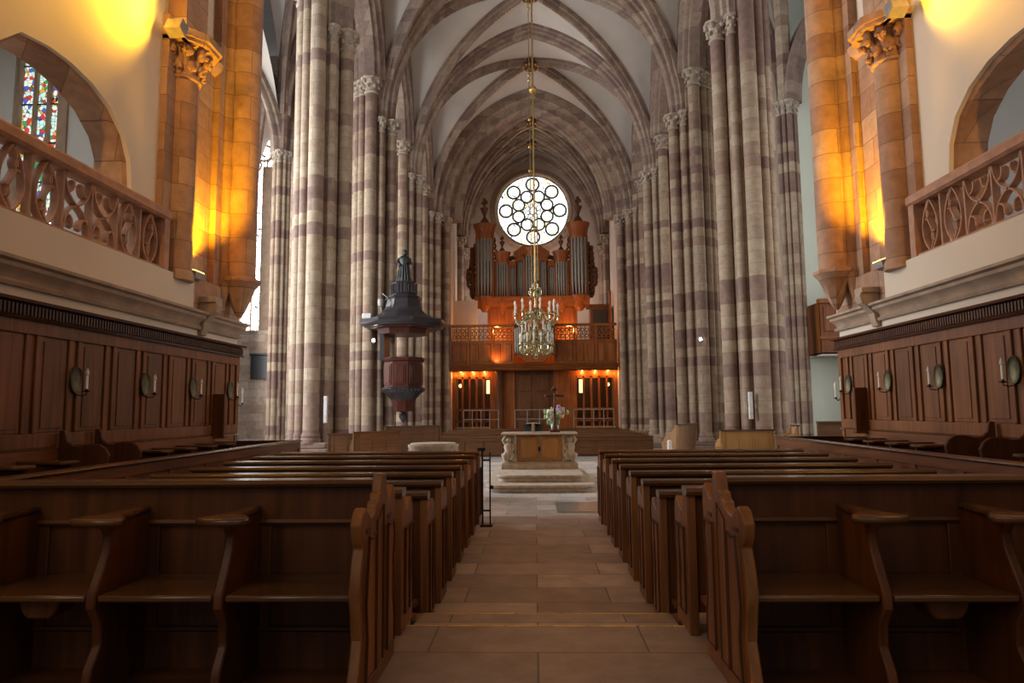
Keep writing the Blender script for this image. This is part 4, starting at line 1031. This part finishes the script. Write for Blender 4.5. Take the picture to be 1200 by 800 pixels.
bl = MB().ball((cx+.0,cy,zz(268)),.11,12,8).tube([(cx+.10,cy,zz(328)),(cx+.10,cy,zz(250))],.02,6)
part('lower_rod', bl, m_brass, t)

# ------------------------------------------------------------------ side benches in the crossing
def bench(label, x, y, ang, ln, h, mat, leaning=0):
    t = thing('side_bench', label, 'bench', (0,0,0), 'benches beside the nave piers')
    part('backrest', MB().prism([(0,.12),(-.02-leaning,h),(.02-leaning,h+.01),(.04,.12)],'x',0,ln), mat, t)
    part('seat', MB().box(0,ln,.03,.40,.42,.46), mat, t)
    for k in range(2):
        xx = 0 if k == 0 else ln-.05
        part('end_panel', MB().prism([(-.03,0),(-.03-leaning,h+.02),(.06-leaning,h+.02),(.10,h-.18),(.22,h-.22),(.40,.52),(.38,.3),(.42,0)],'x',xx,xx+.05), mat, t, bevel=.008)
    part('top_rail', MB().box(0,ln,-.05-leaning,.05-leaning,h,h+.04), m_railoak, t)
    bt = MB()
    for k in range(int(ln/.38)): bt.box(.12+k*.38,.17+k*.38,-.02,.0,.14,h-.02)
    part('batten', bt, mat, t)
    t.location = (x,y,0); t.rotation_euler = (0,0,ang)
    return t
zf = LOW
def B(*a, z=NAVE, **k):
    o = bench(*a, **k); o.location.z = z; return o
B('light oak bench with slatted back on the right, nearest the nave pews', 3.95, 19.6, radians(62), 1.9, 1.02, m_light, leaning=.08)
B('orange oak bench with padded top rail in front of the right piers', 4.95, 18.6, radians(8), 1.5, .88, m_altw)
B('small light oak bench end against the nearest right pier', 6.85, 18.2, radians(80), .8, 1.0, m_light)
B('red brown bench beside the nearest left pier', -5.75, 18.9, radians(5), 1.0, .86, m_nave)
B('oak bench angled towards the font on the left', -4.9, 18.4, radians(28), 1.3, .92, m_nave)
B('long oak bench under the pulpit', -4.4, 20.0, radians(40), 1.9, 1.02, m_nave)
solo('paper_roll', MB().lathe([(.05,0),(.06,.03),(.06,.24),(.03,.27)],3.55,18.4,NAVE+.4,12).lathe([(.02,0),(.02,.42)],3.55,18.4,NAVE,8), m_white, 'small white cylinder standing before the light oak bench on the right', 'cylinder', (3.55,18.4,NAVE))

# ------------------------------------------------------------------ nave pews
gA = 'nave pews facing the altar'
near = ['front','second','third','fourth','fifth','sixth','seventh','eighth','ninth','tenth','eleventh','rearmost']
for s,wd,xa_,xb_ in ((-1,'left',-.55,-4.35),(1,'right',.75,4.65)):
    t = thing('pew_front', f'panelled oak pew front on the {wd} side of the nave', 'pew front', (s*.7,27.4,LOW))
    fr = MB().box(xa_,xb_,27.40,27.44,LOW+.08,LOW+.76)
    for k in range(6):
        w_ = (xb_-xa_)/5; fr.box(xa_+w_*min(k,5)-.05*(k==5)*s, xa_+w_*min(k,5)+.05*s*(k<5),27.37,27.40,LOW+.20,LOW+.62)
    fr.box(xa_,xb_,27.37,27.40,LOW+.62,LOW+.76).box(xa_,xb_,27.37,27.40,LOW+.08,LOW+.20)
    part('panel_front', fr, m_nave, t, bevel=.006)
    part('book_shelf', MB().box(xa_,xb_,27.34,27.62,LOW+.76,LOW+.79), m_nave, t)
    part('plinth', MB().box(xa_-.0,xb_,27.42,27.7,LOW,LOW+.09), m_orgd, t)
    for k in range(12):
        y = 28.0+.95*k
        t = thing('nave_pew', f'brown nave pew on the {wd}, {near[k]} row facing the altar', 'pew', (s*.7,y,LOW), gA)
        part('backrest', MB().prism([(y+.42,LOW+.30),(y+.50,LOW+.80),(y+.53,LOW+.80),(y+.45,LOW+.30)],'x',xa_+.05*s,xb_-.05*s), m_nave, t)
        part('seat', MB().box(xa_+.05*s,xb_-.05*s,y+.05,y+.44,LOW+.40,LOW+.44), m_nave, t)
        for q in (xa_,xb_-.05*s):
            part('end_panel', MB().prism([(y+.02,LOW),(y+.02,LOW+.44),(y+.30,LOW+.5),(y+.42,LOW+.74),(y+.50,LOW+.86),(y+.57,LOW+.80),(y+.55,LOW)],'x',q,q+.05*s), m_nave, t)

# ------------------------------------------------------------------ organ loft
yl = 41.3
t = thing('organ_loft','carved oak organ loft with pierced parapet across the west end','organ loft',(0,yl,EYE+2.4))
z0 = EYE
part('beam', MB().prism([(yl+.2,z0+2.35),(yl-.05,z0+2.40),(yl-.10,z0+2.50),(yl-.02,z0+2.56),(yl-.12,z0+2.78),(yl+.2,z0+2.80)],'x',-5.12,5.05), m_orgx, t)
part('floor', MB().box(-5.1,5.0,yl,48,z0+2.6,z0+2.78), m_orgx, t)
xs = [-5.1,-4.0,-2.55,-1.25,1.25,2.45,3.75,5.0]
for i in range(7):
    a,b = xs[i],xs[i+1]
    if i == 3: continue
    p = part('parapet_panel', MB().box(a,b,yl,yl+.08,z0+2.78,z0+4.12), m_org, t)
    nn = 2 if b-a > 1.2 else 1
    w_ = (b-a)/nn
    fm = MB()
    for q in range(nn): fm.box(a+w_*q+.14,a+w_*(q+1)-.14,yl-.035,yl,z0+2.92,z0+3.98)
    part('fielded_panel', fm, m_org, p, bevel=.03)
    gr = MB(); x = a+.10
    gr.box(a,b,yl,yl+.1,z0+4.12,z0+4.22).box(a,b,yl-.06,yl+.14,z0+5.05,z0+5.2)
    while x < b-.12:
        gr.box(x,x+.05,yl+.02,yl+.07,z0+4.2,z0+5.06); gr.ring((x+.13,yl+.045,z0+4.45),.10,.03,'y',10,5).ring((x+.13,yl+.045,z0+4.82),.10,.03,'y',10,5)
        gr.box(x+.1,x+.16,yl+.02,yl+.07,z0+4.56,z0+4.72); x += .26
    gr.box(a-.06,a+.06,yl-.05,yl+.12,z0+2.78,z0+5.1)
    part('pierced_grille', gr, m_orgx, t)
# positive organ hung on the loft front
t = thing('choir_organ','small organ case with silver pipes hung on the loft front behind the chandelier','organ',(0,yl-.3,z0+2.8))
part('case', MB().box(-1.25,1.25,yl-.35,yl+.3,z0+3.3,z0+5.2).prism([(-1.1,z0+3.3),(-.5,z0+2.85),(.5,z0+2.85),(1.1,z0+3.3)],'y',yl-.4,yl+.1), m_org, t)
def pipe(x,y,zb,zt,r,par,mouth=.35):
    part('pipe', MB().lathe([(r*.25,0),(r,mouth),(r,zt-zb)],x,y,zb,10).box(x-r*.7,x+r*.7,y-r*1.03,y-r*.4,zb+mouth+.02,zb+mouth+.06), m_tin, par)
for k in range(5): pipe(-1.12+.125*k,yl-.5,z0+3.35,z0+5.0-.06*abs(k-2),.055,t,.2); pipe(.62+.125*k,yl-.5,z0+3.35,z0+5.0-.06*abs(k-2),.055,t,.2)
for k in range(7): pipe(-.42+.14*k,yl-.45,z0+3.4,z0+4.5+.06*(3-abs(k-3)),.055,t,.2)
for x in (-1.22,-.48,.56,1.22): part('post', MB().box(x-.04,x+.04,yl-.5,yl-.3,z0+3.3,z0+5.2), m_org, t)
part('cornice', MB().box(-1.32,-.44,yl-.62,yl,z0+5.1,z0+5.25).box(.52,1.32,yl-.62,yl,z0+5.1,z0+5.25).box(-.5,.58,yl-.55,yl,z0+4.75,z0+4.9), m_orgx, t)

# ------------------------------------------------------------------ great organ
yo = 43.6; oc = -.10
t = thing('pipe_organ','great organ in a carved oak case with tin pipes below the rose window','organ',(oc,yo,z0+2.78))
def zo(p): r=480-p; return EYE+.9945*r*43.6/(804-.0995*r)+.1
case = MB().box(oc-3.55,oc+3.55,yo+.25,yo+1.6,zo(350),zo(306))
case.box(oc-1.1,oc+1.1,yo+.25,yo+1.5,zo(310),zo(296))
part('case_back', case, m_org, t)
part('lower_case', MB().box(oc-2.9,oc+2.9,yo+.15,yo+1.4,z0+2.78,zo(358)), m_org, t)
fm = MB()
for k in range(6): fm.box(oc-2.75+.95*k,oc-2.0+.95*k,yo+.11,yo+.15,zo(392),zo(362))
part('case_panel', fm, m_org, t, bevel=.03)
part('cornice', MB().prism([(yo+.3,zo(362)),(yo+.0,zo(359)),(yo-.12,zo(353)),(yo-.18,zo(349)),(yo+.3,zo(347))],'x',oc-3.7,oc+3.7), m_orgx, t)
def tower(cx,hw,zb,zt,zh,npipe,bulge,finial):
    tp = part('tower', MB().lathe([(hw*1.02,zb-.35),(hw*1.18,zb-.12),(hw*1.2,zb)],cx,yo+.2,0,12,sy=bulge).lathe([(hw*.35,zb-1.0),(hw*.75,zb-.7),(hw*1.0,zb-.35)],cx,yo+.25,0,12,sy=bulge), m_org, t)
    part('tower_head', MB().lathe([(hw*1.0,zt-.15),(hw*1.12,zt),(hw*1.10,zt+.25*(zh-zt)),(hw*1.18,zt+.55*(zh-zt)),(hw*1.38,zt+.85*(zh-zt)),(hw*1.42,zh),(hw*.8,zh+.08)],cx,yo+.2,0,12,sy=bulge), m_org, tp)
    for sx in (-1,1): part('stile', MB().box(cx+sx*hw*.98-.07,cx+sx*hw*.98+.07,yo+.0,yo+.4,zb,zt+.1), m_org, tp)
    if finial:
        s_ = finial
        part('urn', MB().lathe([(.30*s_,0),(.34*s_,.1*s_),(.16*s_,.35*s_),(.08*s_,.5*s_),(.24*s_,.9*s_),(.30*s_,1.05*s_),(.10*s_,1.12*s_),(.06*s_,1.3*s_)],cx,yo+.2,zh+.05,12).ball((cx-.1*s_,yo+.2,zh+1.45*s_),.13*s_).ball((cx+.12*s_,yo+.2,zh+1.5*s_),.13*s_).ball((cx,yo+.2,zh+1.68*s_),.12*s_).ball((cx,yo+.2,zh+1.4*s_),.1*s_), m_orgd, tp, smooth=60)
    for k in range(npipe):
        u = -1+2*(k+.5)/npipe
        r = hw*.92/npipe
        pipe(cx+u*hw*.92, yo+.2-sqrt(max(0,1-u*u*.8))*hw*bulge*.9, zb+.02, zt-.05, r*.95, t, .9)
for s in (-1,1):
    tower(oc+s*3.05,.55,zo(348),zo(280),zo(263),5,.75,1.0)
    tower(oc+s*1.92,.40,zo(350),zo(308),zo(296),5,.8,.62)
tower(oc,.42,zo(350),zo(300),zo(292),5,.9,0)
part('centre_head', MB().prism([(oc-1.15,zo(303)),(oc-1.18,zo(297)),(oc-.8,zo(293)),(oc-.55,zo(289)),(oc+.55,zo(289)),(oc+.8,zo(293)),(oc+1.18,zo(297)),(oc+1.15,zo(303)),(oc+.8,zo(303)),(oc+.5,zo(299)),(oc-.5,zo(299)),(oc-.8,zo(303))],'y',yo-.15,yo+.6), m_org, t, bevel=.04)
def flat(xa,xb,ztop,npipe):
    w_ = (xb-xa)/npipe
    for k in range(npipe): pipe(xa+w_*(k+.5),yo+.12,zo(349),ztop-.10-.16*(k%2),w_*.44,t,.7)
    part('flat_frame', MB().box(xa-.05,xb+.05,yo-.02,yo+.35,ztop-.02,ztop+.16).box(xa-.07,xa+.02,yo-.02,yo+.3,zo(350),ztop+.1).box(xb-.02,xb+.07,yo-.02,yo+.3,zo(350),ztop+.1).prism([(xa,ztop),(xb,ztop),(xb,ztop-.34),((xa+xb)/2,ztop-.14),(xa,ztop-.34)],'y',yo+.0,yo+.05), m_org, t)
for s in (-1,1):
    a,b = sorted((oc+s*2.40,oc+s*2.36)); 
    flat(*sorted((oc+s*2.46,oc+s*2.34)),zo(311),1) if False else None
    flat(*sorted((oc+s*1.50,oc+s*1.02)),zo(310),5)
    flat(*sorted((oc+s*.95,oc+s*.48)),zo(303),5)
    # carved scroll wing
    wg = MB(); bx = oc+s*3.62
    for k in range(9):
        zc = zo(345)+.36*k; rr = .26*(1-.35*abs(k-3.2)/6)*(1.25 if k in (2,3,4) else .9)
        wg.ring((bx+s*rr*.9,yo+.3,zc),rr,.10,'y',14,6).ball((bx+s*rr*1.7,yo+.28,zc+.12),.15,7,5).ball((bx+s*rr*1.3,yo+.26,zc-.2),.13,7,5)
        wg.ball((bx+s*rr*.9,yo+.28,zc),.09,7,5)
    wg.tube(bez((bx,yo+.3,zo(352)),(bx+s*.35,yo+.3,zo(340)),(bx+s*.30,yo+.3,zo(310)),(bx+s*.05,yo+.3,zo(285)),14),.12,6)
    part('carved_wing', wg, m_orgd, t, smooth=60)
    wg = MB(); bx = oc+s*2.42
    for k in range(5):
        zc = zo(306)+.34*k; rr = .20-.02*k
        wg.ring((bx-s*.02*k*-1,yo+.3,zc),rr,.06,'y',12,6).ball((bx,yo+.28,zc+.16),.08,6,4)
    part('carved_scroll', wg, m_orgd, t, smooth=60)
    wg = MB(); bx = oc+s*1.30
    for k in range(4): wg.ring((bx-s*.12*k+s*.15,yo+.3,zo(305)+.10+.03*k),.11,.05,'y',12,6)
    part('carved_scroll', wg, m_orgd, t, smooth=60)
t = thing('organ_side_case','dark wooden side cabinet right of the organ','cabinet',(4.25,44,z0+2.78))
part('body', MB().box(3.65,4.85,43.9,45,z0+2.78,z0+6.6).box(3.45,4.95,43.8,45.1,z0+6.6,z0+6.75), m_orgd, t)
part('door', MB().box(3.8,4.7,43.86,43.9,z0+3.0,z0+6.4), m_dark, t)  # near-black sheet standing for the shaded opening beside the organ
part('post', MB().box(4.85,5.0,43.7,44.0,z0+2.78,z0+7.6), m_org, t)
solo('music_stand', MB().box(3.0,4.1,42.2,42.5,z0+5.2,z0+5.32).box(3.5,3.6,42.3,42.4,z0+2.78,z0+5.2), m_org, 'low oak board on the loft right of the organ', 'board', (3.5,42.3,z0+2.78))
struct('wall_loft_left', MB().box(-5.15,-3.6,43.2,43.3,z0+2.78,z0+7.0), m_tower)

# ------------------------------------------------------------------ west screen under the loft
ys_ = 42.6
sc = MB().box(-2.75,-1.25,ys_,ys_+.15,LOW,z0+2.45).box(1.15,2.55,ys_,ys_+.15,LOW,z0+2.45)
sc.box(-5.15,-4.95,ys_,ys_+.15,LOW,z0+2.45).box(4.95,5.15,ys_,ys_+.15,LOW,z0+2.45)
sc.box(-4.95,-2.75,ys_,ys_+.15,z0+2.05,z0+2.45).box(2.55,4.95,ys_,ys_+.15,z0+2.05,z0+2.45)
struct('wall_west_screen', sc, m_org)
t = thing('screen_column','round brown wooden column left of the dark west door','column',(-2.2,42.4,LOW))
part('shaft', MB().lathe([(.30,0),(.30,.3),(.24,.4),(.23,z0+2.2-LOW),(.3,z0+2.4-LOW)],-2.2,42.4,LOW,16), m_orgd, t)
dv = struct('door_2', MB().box(-1.25,1.15,ys_+.12,ys_+.2,LOW,z0+2.45), m_orgd)
pm = MB()
for a,b in ((-1.1,-.12),(.02,1.0)):
    for c_,d_ in ((LOW+.2,z0-.55),(z0-.4,z0+1.0),(z0+1.15,z0+2.2)): pm.box(a+.1,b-.1,ys_+.06,ys_+.12,c_,d_)
struct('door_panels', pm, m_orgd, dv, bevel=.03)
dn_ = 3
for xa_,xb_,wd in ((-4.95,-2.75,'left'),(2.55,4.95,'right')):
    d = struct(f'door_{dn_}', MB().box(xa_,xb_,ys_+.02,ys_+.12,LOW,z0-1.1).box(xa_,xb_,ys_-.02,ys_+.12,z0-.05,z0+.10), m_org); dn_ += 1
    fr = MB(); n_ = 5; w_ = (xb_-xa_)/n_
    for k in range(n_+1): fr.box(max(xa_,xa_+w_*k-.06),min(xb_,xa_+w_*k+.06),ys_,ys_+.1,z0-1.1,z0+2.05)
    fr.box(xa_,xb_,ys_,ys_+.1,z0+1.95,z0+2.07).box(xa_,xb_,ys_,ys_+.1,z0-.72,z0-.64)
    struct('glazing_bars', fr, m_org, d)
    struct('glass_pane', MB().box(xa_,xb_,ys_+.05,ys_+.06,z0-1.1,z0+1.95), m_pane, d)
    struct('door_sill', MB().box(xa_,xb_,ys_-.25,ys_,z0-1.12,z0-1.02), m_light, d)
    for k in range(3):
        xx = xa_+(k+.5)*(xb_-xa_)/3
        tl = thing('downlight', f'small warm downlight over the {wd} glass doors, {["on the left","in the middle","on the right"][k]}', 'lamp', (xx,ys_-.2,z0+2.4), 'downlights over the glass doors')
        part('bulb', MB().lathe([(.05,0),(.05,.05)],xx,ys_-.2,z0+2.36,10), m_warm, tl)
        part('collar', MB().lathe([(.07,0),(.07,.06)],xx,ys_-.2,z0+2.40,10), m_brassd, tl)
    lx = -2.95 if wd == 'left' else 2.95
    tl = thing('pendant_shade_lamp', f'lit paper shade lamp behind the {wd} glass doors', 'lamp', (lx,43.6,z0+1.2))
    part('shade', MB().box(lx-.13,lx+.13,43.55,43.7,z0+1.05,z0+1.9), m_sconce, tl, bevel=.02)
    part('bracket', MB().box(lx-.04,lx+.04,43.55,43.65,z0+.7,z0+1.05).box(lx-.02,lx+.02,43.7,43.75,z0+.8,z0+2.6), m_brassd, tl)
    gx = -4.7 if wd == 'left' else 4.6
    tl = thing('pendant_globe_lamp', f'small round globe lamp behind the {wd} glass doors', 'lamp', (gx,43.2,z0+1.7))
    part('globe', MB().ball((gx,43.2,z0+1.55),.12,12,8), m_sconce, tl, smooth=70)
    part('stem', MB().tube([(gx,43.2,z0+1.7),(gx,43.2,z0+2.6)],.02,6), m_brassd, tl)
struct('wall_porch', MB().box(-5.15,5.15,46,46.1,LOW,z0+2.6), m_orgd)
for wd,xa_,xb_ in (('left',-4.3,-2.2),('middle',-1.2,1.0),('right',2.3,4.7)):
    t = thing('barrier_railing', f'pale metal railing in front of the {dict(left="left glass doors",middle="dark west door",right="right glass doors")[wd]}', 'railing', ((xa_+xb_)/2,41.4,LOW), 'metal railings at the west end')
    zt,zm = z0+.0,z0-.55
    part('rail', MB().tube([(xa_,41.2,zt),(xb_,41.2,zt)],.035,6), m_steel, t)
    part('rail', MB().tube([(xa_,41.2,zm),(xb_,41.2,zm)],.028,6), m_steel, t)
    k = 0; x = xa_
    while x <= xb_+.01:
        part('post', MB().tube([(x,41.2,LOW),(x,41.2,zt)],.03,6), m_steel, t); x += (xb_-xa_)/(4 if wd!='middle' else 3)
# ------------------------------------------------------------------ light
def area(name, loc, rot, sx, sy, energy, color=(1,1,1), spread=180):
    l = bpy.data.lights.new(name,'AREA'); l.shape = 'RECTANGLE'; l.size = sx; l.size_y = sy; l.energy = energy; l.color = color; l.spread = radians(spread)
    o = bpy.data.objects.new(name,l); C.objects.link(o); o.location = loc; o.rotation_euler = rot; return o
def spot(name, loc, target, energy, color, size=90, blend=.6, r=.05):
    l = bpy.data.lights.new(name,'SPOT'); l.energy = energy; l.color = color; l.spot_size = radians(size); l.spot_blend = blend; l.shadow_soft_size = r
    o = bpy.data.objects.new(name,l); C.objects.link(o); o.location = loc
    o.rotation_euler = (Vector(target)-Vector(loc)).to_track_quat('-Z','Y').to_euler(); return o
def point(name, loc, energy, color, r=.1):
    l = bpy.data.lights.new(name,'POINT'); l.energy = energy; l.color = color; l.shadow_soft_size = r
    o = bpy.data.objects.new(name,l); C.objects.link(o); o.location = loc; return o
DAY = (1.0,.98,.95)
COOL = (.88,.95,1.0)
RY = radians(90)
for y,e in ((23.8,1000),(30.4,1050)): area('daylight_left_aisle',(-14.2,y,8),(0,-RY,0),11,3.0,e,DAY)
area('daylight_left_aisle',(-10.6,37.0,8),(0,-RY,0),10,2.5,600,DAY)
area('daylight_left_transept',(-13.5,16.2,7.5),(0,-RY,0),11,5,2700,COOL)
for y,e in ((28.5,240),(35.5,240)): area('daylight_right_aisle',(10.3,y,8),(0,RY,0),10,2.5,e,(1,.92,.84))
area('daylight_right_transept',(14,16.2,7.5),(0,RY,0),11,5,700,(1,.95,.9))
o = area('daylight_choir',(-4.6,-2.8,6.0),(0,0,0),4,6,170,(1,.84,.64)); o.rotation_euler = Vector((.80,.62,-.30)).to_track_quat('-Z','Y').to_euler()
o = area('daylight_choir',(1.5,-3.2,8.0),(0,0,0),5,5,55,(1,.84,.64)); o.rotation_euler = Vector((-.10,.8,-.5)).to_track_quat('-Z','Y').to_euler()
area('daylight_gallery_left',(-8.6,7,8.5),(0,0,0),3,5,160,DAY)
area('daylight_gallery_right',(8.6,7,8.5),(0,0,0),3,5,120,DAY)
AMB = (1.0,.50,.010)
for s in (-1,1):
    spot('flood_up',(s*(W-.26),10.10,3.52),(s*(W+.10),10.30,4.7),900,AMB,105,.8)
    spot('flood_wall',(s*(W-.42),8.98,6.78),(s*(W+.16),8.15,7.05),480,(1,.52,.015),150,1.0)
    spot('flood_wall',(s*(W-.6),3.0,6.85),(s*(W+.05),4.6,7.6),1000,(1,.48,.04),150,1.0)  # second flood per side, added out of view to warm the walls
WM = (1,.42,.10)
for x,z,e in ((-2.3,4.9,170),(2.2,4.9,170),(0,4.9,70)): point('organ_uplight',(x,42.6,EYE+z),e,WM,.15)
for x in (-2.2,2.2): point('tower_fill',(x,46.3,EYE+8.0),260,(1,.84,.72),.15)  # fill points added behind the organ case to brighten the tower vault
spot('loft_light',(-2.35,40.80,EYE+2.95),(-2.2,41.3,EYE+3.4),75,WM,120,.8)
for x in (-4.5,-3.8,-3.1,2.95,3.75,4.55): point('downlight_glow',(x,42.38,EYE+2.28),34,WM,.03)
for x in (-3.8,3.7): point('porch_glow',(x,43.0,EYE+2.3),50,(1,.72,.42),.1)
for s in (-1,1): point('edge_glow',(s*4.95,42.4,EYE+2.2),10,WM,.03)

w = bpy.data.worlds.new('sky'); bpy.context.scene.world = w; w.use_nodes = True
w.node_tree.nodes['Background'].inputs[0].default_value = (.80,.90,1,1); w.node_tree.nodes['Background'].inputs[1].default_value = .25
sc_ = bpy.context.scene
sc_.view_settings.view_transform = 'Standard'; sc_.view_settings.look = 'None'; sc_.view_settings.gamma = 1; sc_.view_settings.use_curve_mapping = False
sc_.view_settings.exposure = 0.0
sc_.cycles.use_denoising = True
sc_.cycles.max_bounces = 8; sc_.cycles.diffuse_bounces = 4; sc_.cycles.glossy_bounces = 3
sc_.cycles.sample_clamp_indirect = 6
